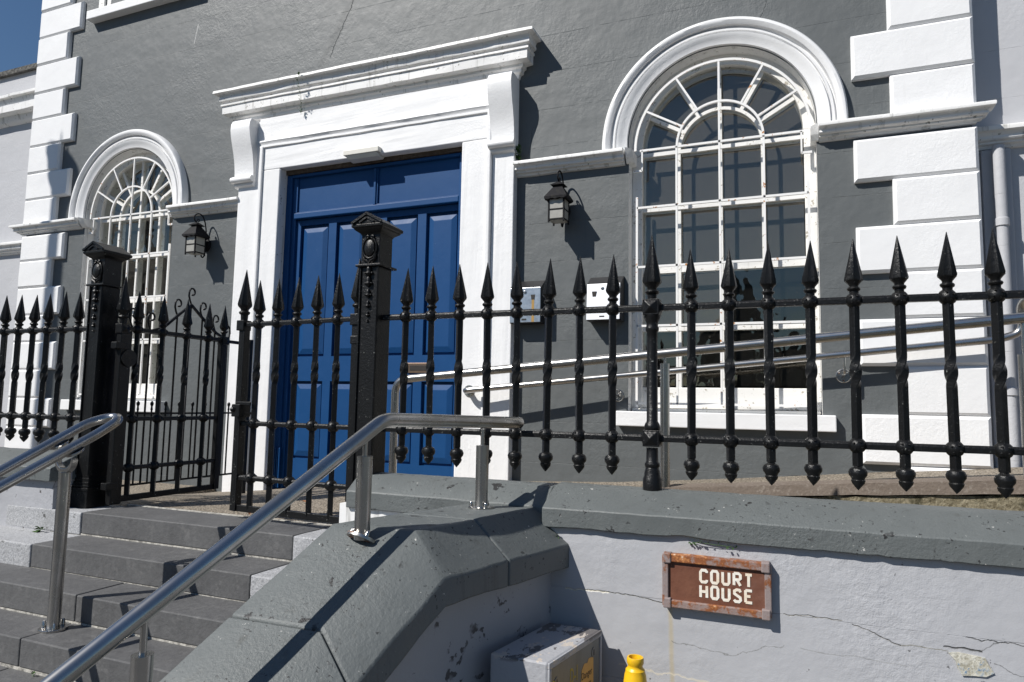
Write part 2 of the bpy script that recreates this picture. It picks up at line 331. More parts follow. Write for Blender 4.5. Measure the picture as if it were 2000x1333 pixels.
def place(name, me, parent=None, bevel=0.0, loc=None, bseg=2):
    o = bpy.data.objects.new(name, me); COL.objects.link(o)
    if loc is not None: o.location = loc
    if parent is not None:
        o.parent = parent
        if loc is None: o.matrix_parent_inverse = parent_world(parent).inverted()
    if bevel:
        b = o.modifiers.new('bevel', 'BEVEL'); b.width = bevel; b.segments = bseg; b.limit_method = 'ANGLE'; b.angle_limit = radians(35)
    return o
def parent_world(o):
    m = Matrix.LocRotScale(o.location, o.rotation_euler, o.scale)
    return (parent_world(o.parent) @ o.matrix_parent_inverse @ m) if o.parent else m
def tag(o, label, cat, group=None):
    o['label'] = label; o['category'] = cat
    if group: o['group'] = group
    return o
def thing(name, label, cat, loc=(0,0,0), rz=0.0, group=None):
    o = bpy.data.objects.new(name, None); COL.objects.link(o); o.location = loc; o.rotation_euler = (0,0,rz); o.empty_display_size = .1
    return tag(o, label, cat, group)
def struct(o, kind='structure'): o['kind'] = kind; return o
def arc(cx, cz, r, a0, a1, n, y):
    return [(cx+r*cos(radians(a0+(a1-a0)*i/n)), y, cz+r*sin(radians(a0+(a1-a0)*i/n))) for i in range(n+1)]
def fillet(path, r, n=6):
    P = [Vector(p) for p in path]; out = [P[0]]
    for i in range(1, len(P)-1):
        a = (P[i-1]-P[i]); b = (P[i+1]-P[i]); k = min(r, a.length*.49, b.length*.49); A = P[i]+a.normalized()*k; B = P[i]+b.normalized()*k
        out += [A.lerp(P[i], t).lerp(P[i].lerp(B, t), t) for t in [j/n for j in range(n+1)]]
    return out+[P[-1]]
def lin(a, b, t): return a+(b-a)*t
def interp(tab, x):
    if x <= tab[0][0]: return tab[0][1]
    for (a, b), (c, d) in zip(tab, tab[1:]):
        if x <= c: return b+(d-b)*(x-a)/(c-a)
    return tab[-1][1]
# ---------------------------------------------------------------- ground, forecourt, ramp
struct(MB().add([(-150,-150,0),(150,-150,0),(150,150,0),(-150,150,0)], [(0,1,2,3)]).part('street', 'asphalt'))
struct(MB().box(-14, 8, -6.2, .3, -.2, .004).part('pavement', 'paving'))
FLOOR = [(-9.0,.60),(-5.44,.716),(-4.66,.812),(-3.37,.941),(-1.85,1.071),(-1.11,1.107),(-.46,1.164),(.12,1.221),(.52,1.263),(1.1,1.315),(4,1.5)]
def floor_z(x, y):
    zf = interp(FLOOR, x); front = interp([(-4.5,.955),(-3.6,.972),(-2.2,.975),(-1.9,.99),(-.9,1.02)], x)
    t = min(max(-y/1.6, 0), 1); return lin(zf, front, t*t*(3-2*t)*.75+.25*t)
mb = MB(); NX, NY = 60, 24
xs = [-4.6+(3.9*i/NX) for i in range(NX+1)]; ys = [.02-1.635*j/NY for j in range(NY+1)]
mb.add([(x, y, floor_z(x, y)) for y in ys for x in xs], [(j*(NX+1)+i, j*(NX+1)+i+1, (j+1)*(NX+1)+i+1, (j+1)*(NX+1)+i) for j in range(NY) for i in range(NX)])
fc = struct(mb.part('forecourt', 'pebble', smooth=True))
# strip of ground between street wall and ramp, and left of the gate
struct(MB().box(-.72, 4, -1.7, -.85, .3, 1.04).part('planting_strip', 'moss'))
struct(MB().box(-9, -4.55, -1.75, .02, .2, .86).part('side_yard', 'pebble'))
# ramp rising along the facade
mb = MB(); rx = [-.75+.2*i for i in range(25)]
ring = lambda x: [(x, .02, interp(FLOOR, x)), (x, -.80, interp(FLOOR, x)-.013), (x, -.80, .5), (x, .02, .5)]
mb.loft([ring(x) for x in rx])
ramp = struct(mb.part('ramp', 'pebble'))
mb = MB(); kz = lambda x: 1.2186+(x+.368)*.083
mb.loft([[(x, -.80, kz(x)+.004), (x, -.905, kz(x)-.004), (x, -.915, kz(x)-.053-.010*max(0, x)), (x, -.80, kz(x)-.07)] for x in rx])
mb.part('kerb', 'kerb', ramp, rough=.004, cuts=1)
mb = MB(); mb.loft([[(x, -.79, kz(x)-.06), (x, -.903, kz(x)-.060-.010*max(0, x)), (x, -.905, .9), (x, -.79, .9)] for x in rx])
mb.part('ramp_base', 'moss', ramp, rough=.008, cuts=2, rs=14)

# ---------------------------------------------------------------- courthouse
CH = thing('courthouse', 'grey rendered court house front with white quoins, arched windows and blue door', 'building', (-3.16, 0, .95))
WIN = (-.435, -5.83); HW = .585; SILL = 1.575; SPR = 3.385; TOP = 6.6
DX0, DX1, DZ = -3.955, -2.252, 3.538
# wall face with door and arched window openings
mb = MB()
def quad(x0, x1, z0, z1, y=0.0): mb.add([(x0,y,z0),(x1,y,z0),(x1,y,z1),(x0,y,z1)], [(0,1,2,3)])
for a, b in ((-7.29, WIN[1]-HW), (WIN[1]+HW, DX0), (DX1, WIN[0]-HW), (WIN[0]+HW, .965)): quad(a, b, .3, TOP)
quad(DX0, DX1, DZ, TOP)
for w in WIN:
    quad(w-HW, w+HW, .3, SILL)
    A = arc(w, SPR, HW, 180, 0, 40, 0.0)
    for p, q in zip(A, A[1:]): mb.add([p, q, (q[0], 0, TOP), (p[0], 0, TOP)], [(0,1,2,3)])
mb.part('wall', 'render', CH)
for a, b in ((.95, .966), (-7.29, -7.27)): MB().box(a, b, .001, 6.0, .3, TOP).part('side_wall', 'render', CH)
MB().box(-7.29, .966, 6.001, 6.1, .3, TOP).part('rear_wall', 'render', CH)
MB().box(-7.29, .966, .001, 6.1, TOP, TOP+.05).part('roof', 'cap', CH)
for w in WIN:   # rooms behind the windows
    r = MB(); x0, x1, y0, y1, z0, z1 = w-1.1, w+1.1, .24, 3.2, .9, 4.6
    r.add([(x0,y0,z0),(x1,y0,z0),(x1,y1,z0),(x0,y1,z0),(x0,y0,z1),(x1,y0,z1),(x1,y1,z1),(x0,y1,z1)], [(0,1,2,3),(4,5,6,7),(1,2,6,5),(2,3,7,6),(3,0,4,7)])
    r.part('room', 'room', CH)
MB().box(-4.2, -2.0, .16, .2, .8, 3.6).part('door_backing', 'room', CH)

# quoins
def quoin(x0, x1, z0, z1, side):
    c = .017; g = .0008; yb = .2; y0 = -.042+random.uniform(-.003, .003); z0 += g; z1 -= g
    m = MB()
    fr = lambda d, y: [(x0+d, y, z0+d), (x1-d, y, z0+d), (x1-d, y, z1-d), (x0+d, y, z1-d)]
    m.loft([fr(0, yb), fr(0, y0+c), fr(c, y0)])
    m.part('quoin', 'white', CH, rough=.0016, cuts=1, rs=11)
ZQ = [3.60, 3.88, 4.165, 4.455, 4.74, 5.05, 5.345, 5.64, 5.93, 6.22, 6.5]
ZL = [3.225, 2.963, 2.688, 2.408, 2.137, 1.862, 1.584, 1.30, 1.02]
def col(zs, long0):
    for i in range(len(zs)-1):
        a, b = sorted((zs[i], zs[i+1])); L = (i % 2 == 0) == long0
        quoin(.352 if L else .552, .985, a, b, 1); quoin(-7.305, -6.66 if L else -6.828, a, b, -1)
col(ZQ, True); quoin(.555, .985, 3.33, 3.60, 1); quoin(-7.305, -6.828, 3.33, 3.60, -1)
col(ZL, True)
# string courses at the springing line
SP = [(0,3.350),(.097,3.337),(.1,3.330),(.098,3.315),(.076,3.310),(.066,3.296),(.070,3.284),(.064,3.277),(.046,3.274),(.046,3.264),(.026,3.260),(.018,3.247),(0,3.243)]
for x0, x1, a, b in ((-7.33, -6.44, 1, 0), (-5.225, -4.40, 0, 0), (-1.838, -1.045, 0, 0), (.165, .965, 0, 1)):
    mb = MB().prof_x(SP, x0, x1, a, b, jit=.0035); mb.part('string_course', 'trim', CH, smooth=True)
for w in WIN:   # the course returns into each reveal
    for s in (-1, 1):
        x = w+s*(HW+.012); m = MB(); m.loft([[(x, y, z) for y, z in ((-.075,3.345),(.10,3.345),(.10,3.25),(-.02,3.25),(-.05,3.285))], [(x-s*.045, y, z) for y, z in ((-.055,3.335),(.10,3.335),(.10,3.262),(.0,3.262),(-.03,3.288))]])
        m.part('impost', 'trim', CH)
# plinth band under the quoins
for x0, x1 in ((.53, .985), (-7.30, -6.84)): MB().box(x0, x1, -.05, .2, .55, 1.018).part('plinth', 'white', CH, bevel=.006)

# arched architraves
AP = [(.592,-.001),(.595,-.022),(.632,-.030),(.640,-.036),(.664,-.042),(.668,-.024),(.674,-.024),(.678,-.038),(.690,-.038),(.695,-.020),(.704,-.022),(.710,-.052),(.722,-.060),(.735,-.066),(.752,-.062),(.762,-.047),(.764,-.001)]
def architrave(w):
    m = MB(); rings = []
    for i in range(65):
        a = pi-pi*i/64; k = 1 if 0 < i < 64 else 0
        ring = []
        for r, y in AP:
            q = noise.noise_vector(Vector((w+cos(a)*3, r*9, sin(a)*3+y*20)))*.0022*k
            ring.append((w+(r+q.x)*cos(a), y+q.y*.6, SPR+(r+q.z)*sin(a)))
        rings.append(ring)
    for r in (rings[0], rings[-1]):
        pass
    lo = [[(p[0], p[1], 3.335) for p in rings[0]]]; hi = [[(p[0], p[1], 3.335) for p in rings[-1]]]
    m.loft(lo+rings+hi, closed=True); return m
for i, w in enumerate(WIN): architrave(w).part('arch_moulding', 'white', CH, smooth=True)
# reveals
for w in WIN:
    m = MB(); A = [(w-HW, 0, SILL)]+arc(w, SPR, HW, 180, 0, 40, 0)+[(w+HW, 0, SILL)]
    for p, q in zip(A, A[1:]): m.add([(p[0], -.002, p[2]), (q[0], -.002, q[2]), (q[0], .25, q[2]), (p[0], .25, p[2])], [(0,1,2,3)])
    m.part('reveal', 'trim', CH, smooth=True)

# window sashes
def bar(m, p, q, w, y0, y1):
    P, Q = Vector((p[0], 0, p[1])), Vector((q[0], 0, q[1])); d = (Q-P).normalized(); u = Vector((d.z, 0, -d.x))*w/2
    m.loft([[ (P+u).to_tuple(), (P-u).to_tuple(), (Q-u).to_tuple(), (Q+u).to_tuple() ]], caps=False) if False else None
    A = [P+u, P-u, Q-u, Q+u]
    m.loft([[(a.x, y1, a.z) for a in A], [(a.x, y0+.006, a.z) for a in A], [((a.x*.86+(P.x+Q.x)/2*.14) if False else a.x, y0, a.z) for a in A]])
def ringbar(m, cx, cz, r, w, y0, y1, n=32):
    m.loft([[(cx+(r-w/2)*cos(a), y0, cz+(r-w/2)*sin(a)), (cx+(r+w/2)*cos(a), y0, cz+(r+w/2)*sin(a)), (cx+(r+w/2)*cos(a), y1, cz+(r+w/2)*sin(a)), (cx+(r-w/2)*cos(a), y1, cz+(r-w/2)*sin(a))] for a in [pi*i/n for i in range(n+1)]])
CZ = 3.34; RB = .53; RS = .268
XS = (-.268, .004, .268); ZR = (2.955, 2.53, 2.125)
for k, w in enumerate(WIN):
    W_ = MB().box(w-.585, w-.515, .10, .24, SILL, SPR).part('window', 'wood', CH, bevel=.004); MB().box(w+.515, w+.585, .10, .24, SILL, SPR).part('jamb', 'wood', W_, bevel=.004)
    m = MB(); ringbar(m, w, SPR, .55, .075, .10, .24, 40); m.part('arched_frame', 'wood', W_, smooth=True)
    m = MB().box(w-.53, w+.53, .115, .165, SILL+.022, 1.735); m.part('bottom_rail', 'wood', W_, bevel=.005, rough=.001, cuts=2)
    MB().box(w-.575, w+.575, .06, .20, SILL-.01, SILL+.02).part('frame_sill', 'wood', W_, bevel=.004)
    for z, ww, yy in ((CZ, .026, .118), (ZR[0], .036, .115), (ZR[1], .044, .125), (ZR[2], .028, .12)):
        m = MB().box(w-.517, w+.517, yy, .19, z-ww/2, z+ww/2); m.part('meeting_rail' if ww > .035 else 'glazing_bar', 'wood', W_, rough=.0014, cuts=3, rs=25)
    for x in XS:
        m = MB().box(w+x-.0105, w+x+.0105, .122, .185, 1.735, CZ+(.27 if abs(x) < .1 else 0)); m.part('glazing_bar', 'wood', W_, rough=.0014, cuts=3, rs=25)
    m = MB(); ringbar(m, w, CZ, RS, .021, .122, .185, 28); m.part('glazing_bar', 'wood', W_, smooth=True)
    for a in (30, 60, 90, 120, 150):
        m = MB(); ca, sa = cos(radians(a)), sin(radians(a)); bar(m, (w+RS*ca, CZ+RS*sa), (w+(RB+.03)*ca, CZ+(RB+.03)*sa), .024, .123, .18); m.part('glazing_bar', 'wood', W_)
    # panes: the rectangular lights, then the fan
    cols = [w-.517, w+XS[0], w+XS[1], w+XS[2], w+.517]; rows = [CZ, ZR[0], ZR[1], ZR[2], 1.735]
    for i in range(4):
        for j in range(4):
            t = random.uniform(-.0016, .0016); u = random.uniform(-.0016, .0016); x0, x1, z1, z0 = cols[i]+.008, cols[i+1]-.008, rows[j]-.012, rows[j+1]+.012
            m = MB(); ys_ = [.138+t, .138-t, .138-t+u, .138+t+u]
            m.add([(x0,ys_[0],z0),(x1,ys_[1],z0),(x1,ys_[2],z1),(x0,ys_[3],z1)], [(0,1,2,3)]); m.part('pane', 'glass3' if k == 0 and (j == 3 or (j == 2 and i > 1)) else ('glass', 'glass2')[k], W_)  # thinner pale film on panes meant to mirror dark buildings
    angs = [0, 30, 60, 90, 120, 150, 180]
    for a, b in zip(angs, angs[1:]):
        m = MB(); n = 6; o = [(w+RS*cos(radians(lin(a,b,i/n))), .137, CZ+RS*sin(radians(lin(a,b,i/n)))) for i in range(n+1)]; q = [(w+(RB+.02)*cos(radians(lin(a,b,i/n))), .1375+random.uniform(-.001,.001), CZ+(RB+.02)*sin(radians(lin(a,b,i/n)))) for i in range(n+1)]
        m.loft([o, q], closed=False); m.part('pane', ('glass', 'glass2')[k], W_)
    for a, b in ((0, 90), (90, 180)):
        m = MB(); n = 10; o = [(w, .137, CZ)]+[(w+RS*cos(radians(lin(a,b,i/n))), .137, CZ+RS*sin(radians(lin(a,b,i/n)))) for i in range(n+1)]
        m.add(o, [tuple(range(len(o)))]); m.part('pane', ('glass', 'glass2')[k], W_)
    # projecting stone sill
    MB().box(w-.655, w+.655, -.062, .06, 1.477, 1.574).part('stone_sill', 'white', W_, bevel=.006, rough=.0015, cuts=3)
    # iron guard in front of the window
    m = MB(); ringbar(m, w+.005, CZ+.004, .552, .016, .020, .036, 36); g = m.part('window_guard', 'iron_white', CH, smooth=True)
    GY = .028; r = .0072; gb = lambda x0, x1, z0, z1: MB().box(x0, x1, GY-r, GY+r, z0, z1)
    for z in (3.342, 2.945, 2.538, 2.14, 1.627):
        gb(w-.535+(.02 if z > 3 else 0), w+.535-(.02 if z > 3 else 0), z-r, z+r).part('guard_bar', 'iron_white', g)
    for x in (-.270, .006, .278): gb(w+x-r*.9, w+x+r*.9, 1.627-(.0), 3.345 if x != .006 else 3.34+.555).part('guard_bar', 'iron_white', g)
    for s in (-1, 1):
        gb(w+s*.535-r, w+s*.535+r, 1.60, 3.02).part('guard_bar', 'iron_white', g)
        gb(w+s*.50-r*.7, w+s*.50+r*.7, 3.20, 3.342).part('guard_bar', 'iron_white', g); gb(*sorted((w+s*.50, w+s*.56)), 3.195, 3.209).part('guard_bar', 'iron_white', g)
    for rr in (.272,):
        m = MB(); ringbar(m, w+.005, CZ+.004, rr, .0145, GY-.008, GY+.008, 36); m.part('guard_arch', 'iron_white', g, smooth=True)
    for a in (30, 60, 120, 150):
        m = MB(); ca, sa = cos(radians(a)), sin(radians(a)); bar(m, (w+.005+.272*ca, CZ+.272*sa), (w+.005+.552*ca, CZ+.552*sa), .0135, GY-.0075, GY+.0075); m.part('guard_bar', 'iron_white', g)

# upper window on the left (its sill edge shows at the top of the frame)
UW = MB().box(-6.52, -5.05, -.085, .05, 5.375, 5.465).part('upper_window', 'white', CH, bevel=.006)
MB().box(-6.44, -6.36, -.02, .04, 5.466, 6.5).part('frame', 'wood', UW, bevel=.004); MB().box(-6.34, -6.28, -.005, .05, 5.466, 6.5).part('frame', 'wood', UW, bevel=.004)
MB().box(-6.28, -5.2, .03, .034, 5.47, 6.5).part('pane', 'glass', UW)

# door surround
S = MB().box(-4.13, DX0, -.088, .0, .7, DZ).box(DX1, -2.045, -.088, .0, .7, DZ).box(-4.13, -2.045, -.088, .0, DZ+.001, 3.745).part('architrave', 'white', CH, bevel=.006, rough=.002, cuts=3, rs=14)
for a, b in ((-4.165, -4.13), (-2.045, -2.01)):   # moulding round the architrave
    MB().box(a, b, -.108, .0, .75, 3.745).part('architrave_moulding', 'white', S, bevel=.008, rough=.0015, cuts=2)
MB().prof_x([(0,3.80),(.105,3.792),(.108,3.78),(.096,3.765),(.094,3.752),(.1,3.748),(.1,3.735),(.09,3.73),(0,3.73)], -4.17, -2.035, 0, 0, jit=.004).part('lintel_moulding', 'white', S, smooth=True)
MB().box(-4.2, -2.01, -.078, .0, 3.80, 4.0).part('frieze', 'white', S, rough=.002, cuts=3, rs=14)
for x0, x1 in ((-4.405, -4.166), (-2.009, -1.838)):
    MB().box(x0, x1, -.076, .0, .8, 3.45).part('pilaster', 'white', S, bevel=.006, rough=.0022, cuts=3, rs=14)
for x0, x1 in ((-4.405, -4.201), (-2.009, -1.838)): MB().box(x0, x1, -.07, 0, 3.451, 3.98).part('bracket_backing', 'white', S)
CP = [(.06,3.982),(.155,3.982),(.172,3.95),(.176,3.90),(.166,3.84),(.145,3.76),(.124,3.69),(.110,3.62),(.103,3.55),(.102,3.502),(.122,3.502),(.134,3.490),(.136,3.470),(.124,3.452),(.100,3.447),(.098,3.438),(.104,3.436),(.100,3.425),(.084,3.415),(.06,3.410)]
for x0, x1 in ((-4.432, -4.225), (-2.018, -1.832)):
    MB().loft([[(x, -p, z) for p, z in CP] for x in [lin(x0, x1, i/6) for i in range(7)]]).part('console_bracket', 'white', S, smooth=True, rough=.0014, rs=16)
for x0, x1 in ((-4.447, -4.222), (-2.024, -1.820)): MB().tube([(x0, -.112, 3.474), (x1, -.112, 3.474)], .027, 16).part('bracket_roll', 'white', S, smooth=True)
KP = [(.05,4.30),(.182,4.274),(.184,4.252),(.150,4.246),(.140,4.226),(.147,4.206),(.143,4.190),(.118,4.182),(.118,4.170),(.134,4.166),(.134,4.151),(.124,4.147),(.122,4.082),(.070,4.076),(.070,4.056),(.052,4.046),(.050,4.022),(.030,4.013),(.022,3.985),(-.02,3.980)]
MB().prof_x([(p+.004, z) for p, z in KP], -4.462, -1.858, 1, 1, seg=.10, jit=.0035, base=0).part('cornice', 'trim', S, smooth=True, rough=.0018, rs=20)
for x in (DX0, DX1): MB().box(x-.003, x+.003, -.08, .03, .8, DZ-.001).part('jamb_reveal', 'trim', S)
MB().box(DX0, DX1, -.01, .05, DZ-.032, DZ-.001).part('soffit', 'soffit', S, rough=.008, cuts=3, rs=30)

# door frame, overpanel, leaves
FR = MB().box(DX0+.003, -3.895, .004, .10, .85, 3.50).box(-2.318, DX1-.003, .004, .10, .85, 3.50).box(-3.895, -2.318, .004, .10, 3.475, 3.50).box(-3.895, -3.86, .022, .10, .85, 3.475).part('door_frame', 'blue', CH, bevel=.005)
MB().box(-3.86, -2.318, .0, .10, 3.118, 3.165).part('transom', 'blue', FR, bevel=.006)
MB().box(-3.088, -3.066, .012, .10, 3.166, 3.474).part('mullion', 'blue', FR, bevel=.005)
for x0, x1 in ((-3.859, -3.089), (-3.065, -2.319)):
    MB().box(x0, x1, .036, .06, 3.166, 3.474).part('overpanel', 'blue', FR)
    MB().box(x0, x1, .022, .04, 3.166, 3.178).box(x0, x0+.012, .022, .04, 3.178, 3.474).part('panel_bead', 'blue', FR, bevel=.003)
for i in range(4):
    MB().box(-3.948+i*.02, -3.936+i*.02, -.012, .004, .9, 1.22).part('plinth_reed', 'blue', FR, bevel=.004)
for k, (x0, x1, cols) in enumerate(((-3.858, -3.0715, ((-3.816, -3.529), (-3.454, -3.165))), (-3.0685, -2.319, ((-2.972, -2.688), (-2.614, -2.335))))):
    zz = ((1.965, 3.065), (1.137, 1.764))
    L = MB(); Y0, Y1 = .045, .085
    L.box(x0, cols[0][0], Y0, Y1, .93, 3.112).box(cols[0][1], cols[1][0], Y0, Y1, .93, 3.112).box(cols[1][1], x1, Y0, Y1, .93, 3.112)
    for a, b in cols:
        L.box(a, b, Y0+.0004, Y1, 3.065, 3.112).box(a, b, Y0+.0004, Y1, 1.764, 1.965).box(a, b, Y0+.0004, Y1, .93, 1.137)
    leaf = L.part('door_leaf', 'blue', CH)
    for a, b in cols:
        for z0, z1 in zz:
            m = MB(); R = lambda d, y: [(a+d, y, z0+d), (b-d, y, z0+d), (b-d, y, z1-d), (a+d, y, z1-d)]
            m.loft([R(-.005, .09), R(-.005, .078), R(.018, .078), R(.021, .064), R(.062, .052), R(.066, .0515)]); m.part('door_panel', 'blue', leaf)
SLOT = MB().box(-2.735, -2.535, .036, .046, 1.828, 1.905).part('letter_slot', 'bronze', CH, bevel=.002)
MB().box(-2.715, -2.555, .0345, .04, 1.846, 1.887).part('slot_flap', 'hole', SLOT, bevel=.001)

# ---------------------------------------------------------------- side wings
def wing(x0, x1, label, zt, dz):
    t = thing('side_wing', label, 'building', ((x0+x1)/2, .17, 0))
    MB().box(x0, x1, .17, 5.5, 0, zt).part('wall', 'wing', t)
    MB().prof_x([(p, 3.33+dz+(z-3.33)*1.25) for p, z in SP], x0, x1, 0, 0, base=.17).part('string_course', 'trim', t, smooth=True)
    return t
lw = wing(-16, -7.306, 'pale grey side wing with dark parapet cap left of the court house', 5.166, -.112)
MB().prof_x([(p, z-.214) for p, z in ((0,5.08),(.16,5.065),(.16,5.035),(.13,5.03),(.11,4.98),(.11,4.965),(.13,4.96),(.13,4.88),(.06,4.87),(.05,4.82),(.02,4.79),(0,4.785))], -16, -7.306, 0, 0, jit=.006, base=.17).part('cornice', 'trim', lw, smooth=True)
MB().box(-16, -7.30, .13, .6, 5.167, 5.222).part('parapet_cap', 'cap', lw, rough=.015, cuts=4, rs=9)
rw = wing(.986, 6, 'pale grey side wing at the right edge beyond the white quoins', 6.6, -.085)
MB().box(1.03, 1.175, 1.9*.0+.13, .175, .9, 3.13).part('pilaster', 'wing', rw, bevel=.006)
dp = thing('downpipe', 'pale grey painted downpipe in the corner right of the white quoins', 'downpipe', (1.105, .095, 1.3))
MB().tube([(1.105,.088,1.25),(1.105,.088,3.135)], .031, 16).part('pipe', 'wing', dp, smooth=True)
for z in (2.66, 1.7): MB().lathe([(.031,z),(.038,z+.004),(.038,z+.045),(.031,z+.05)], 1.105, .088, 16).part('pipe_collar', 'wing', dp, smooth=True)

# ---------------------------------------------------------------- far skyline behind the viewer (it shows as silhouettes in the panes)
for i, (x0, x1, yf, h, lb) in enumerate(((-52,-42.3,-24,8.2,'farthest house mirrored in the left window'),(-42,-33.3,-24,9.4,'tall house mirrored in the left window'),(-33,-25,-26,7.6,'low house mirrored in the left window'),(-22,-11,-58,7.6,'far house mirrored low in the right arched window'),(-3.5,9,-58,8.4,'far house mirrored beside the church spire'),(9.5,24,-58,7.4,'far house at the right end of the mirrored skyline'))):
    t = thing('far_house', lb, 'building', ((x0+x1)/2, yf, 0), 0, 'far houses behind the viewer')
    MB().box(x0, x1, yf-7, yf, 0, h*.72).part('wall', 'house', t)
    m = MB(); m.loft([[(x0-.1, y, h*.721), (x1+.1, y, h*.721), ((x0+x1)/2, y, h*1.12)] for y in (yf-7.1, yf+.2)]); rf = m.part('roof', 'cap', t)
    MB().box(x0+.6, x0+1.5, yf-2, yf-1, h*.722, h*1.2).part('chimney', 'house', rf)
    for k in range(4):
        xc = x0+(k+.5)*(x1-x0)/4
        for z in (1.0, 3.6): MB().box(xc-.5, xc+.5, yf-.02, yf+.04, z, z+1.5).part('window', 'houseglass', t)
t = thing('far_church', 'church with a pointed spire, mirrored dark in the right arched window', 'church', (-5.6, -62, 0))
MB().box(-7.3, -3.9, -63.7, -60.3, 0, 8.2).part('tower', 'house', t)
MB().lathe([(2.4, 8.21), (2.3, 8.5), (.12, 15.2)], -5.6, -62, 8).part('spire', 'cap', t)
# ---------------------------------------------------------------- steps up to the gate
ST = struct(MB().box(-4.6, -1.5, -2.0, -1.60, .3, .80).part('steps', 'mortar'))
ZS = [.980, .859, .744, .625, .502, .380, .258, .136]; YS = [-1.885, -2.147, -2.378, -2.592, -2.815, -3.035, -3.255, -3.475]
XJ = [(-3.575, -2.155), (-3.566, -2.155), (-4.6, -2.90, -1.75), (-4.6, -2.915, -1.75), (-4.6, -2.97, -1.75), (-4.6, -2.9, -1.75), (-4.6, -3.0, -1.75), (-4.6, -2.9, -1.75)]
for i, (z, y) in enumerate(zip(ZS, YS)):
    yb = -1.598 if i == 0 else YS[i-1]+.02
    xs_ = XJ[i]
    for a, b in zip(xs_, xs_[1:]):
        dz = random.uniform(-.0015, .0015)
        MB().box(a+.0025, b-.0025, y, yb, z-.112, z+dz).part('step_slab', 'step', ST, bevel=.005, bseg=2)
    MB().box(xs_[0], xs_[-1], y+.012, yb-.01, z-.30, z-.114).part('mortar_bed', 'mortar', ST)
    MB().box(xs_[0], xs_[-1], y+.001, y+.03, z-.128, z-.1125).part('mortar_joint', 'mortar', ST)
MB().box(-3.60, -2.1, -1.597, -1.575, .9, .9835).part('mortar_strip', 'mortar', ST)
for x0, x1, y0, y1, z in ((-4.2, -3.578, -1.89, -1.62, .979), (-4.6, -3.569, -2.15, -1.87, .858), (-2.152, -1.45, -1.89, -1.60, .981), (-2.152, -1.45, -2.15, -1.872, .86)):
    MB().box(x0, x1, y0, y1, z-.118, z).part('kerb_block', 'granite', ST, bevel=.006, rough=.002, cuts=2, rs=18)
    MB().box(x0, x1, y0+.004, y1, z-.30, z-.119).part('mortar_bed', 'mortar', ST)

# ---------------------------------------------------------------- street walls with coping
def coping(name, x0, x1, yf, t, dz=0.0):
    yr = -1.72
    P = [(yf, 1.130+dz), (yf, 1.205+dz), (yr-.055, 1.272+dz), (yr+.03, 1.278+dz), (yr+.17, 1.22+dz), (yr+.18, 1.15+dz), (yr+.13, 1.128+dz)]
    n = max(3, int((x1-x0)/.028)); rings = []
    for i in range(n+1):
        x = lin(x0, x1, i/n); ring = []
        for j, (y, z) in enumerate(P):
            q = noise.noise_vector(Vector((x*5, j*3.1, yf)))*.003 + noise.noise_vector(Vector((x*21, j*5.7, 2)))*.0016
            e = abs(noise.noise(Vector((x*23, 4.2, 1))))*.006+max(0, noise.noise(Vector((x*4, 2.2, 1)))-.25)*.02 if j in (0, 6) else 0
            ring.append((x, y+q.y+(e*.5 if j == 0 else 0), z+q.z+e))
        rings.append(ring)
    return MB().loft(rings).part(name, 'coping', t, smooth=True, bevel=.004)
SW = thing('street_wall', 'pale grey rendered street wall with grey coping under the railing, sign fixed to it', 'wall', (.3, -1.8, 0))
m = MB().box(-.95, 4.2, -1.903, -1.6, 0, 1.15); m.part('wall_face', 'lilac', SW, rough=.002, cuts=4, rs=4)
MB().box(-1.93, -.951, -1.85, -1.6, .8, 1.14).part('return_face', 'trim', SW)
coping('coping_stone', -.925, .865, -1.925, SW); coping('coping_stone', .869, 2.6, -1.93, SW, -.004); coping('coping_stone', 2.604, 4.2, -1.93, SW)
coping('coping_stone', -1.885, -.93, -1.868, SW, -.006)
m = MB(); c = (.488, .832)   # patch where the render has fallen away
pts = [(.78*a_, .8*b_) for a_, b_ in ((-.075,.025),(-.04,.03),(0,.026),(.05,.022),(.06,.0),(.078,-.03),(.05,-.048),(.01,-.05),(-.03,-.055),(-.045,-.03),(-.05,-.005))]
m.add([(c[0]+x, -1.9085, c[1]+z) for x, z in pts]+[(c[0]+x, -1.90, c[1]+z) for x, z in pts], [tuple(range(len(pts)))]+[(i, (i+1) % len(pts), len(pts)+(i+1) % len(pts), len(pts)+i) for i in range(len(pts))]); m.part('bare_patch', 'patch', SW)
LW = thing('street_wall', 'short pale wall with grey coping left of the gate steps', 'wall', (-4.6, -1.8, 0))
MB().box(-9, -3.815, -1.888, -1.6, 0, 1.15).part('wall_face', 'wallshade', LW, rough=.004, cuts=4, rs=6)
coping('coping_stone', -9, -3.80, -1.925, LW)

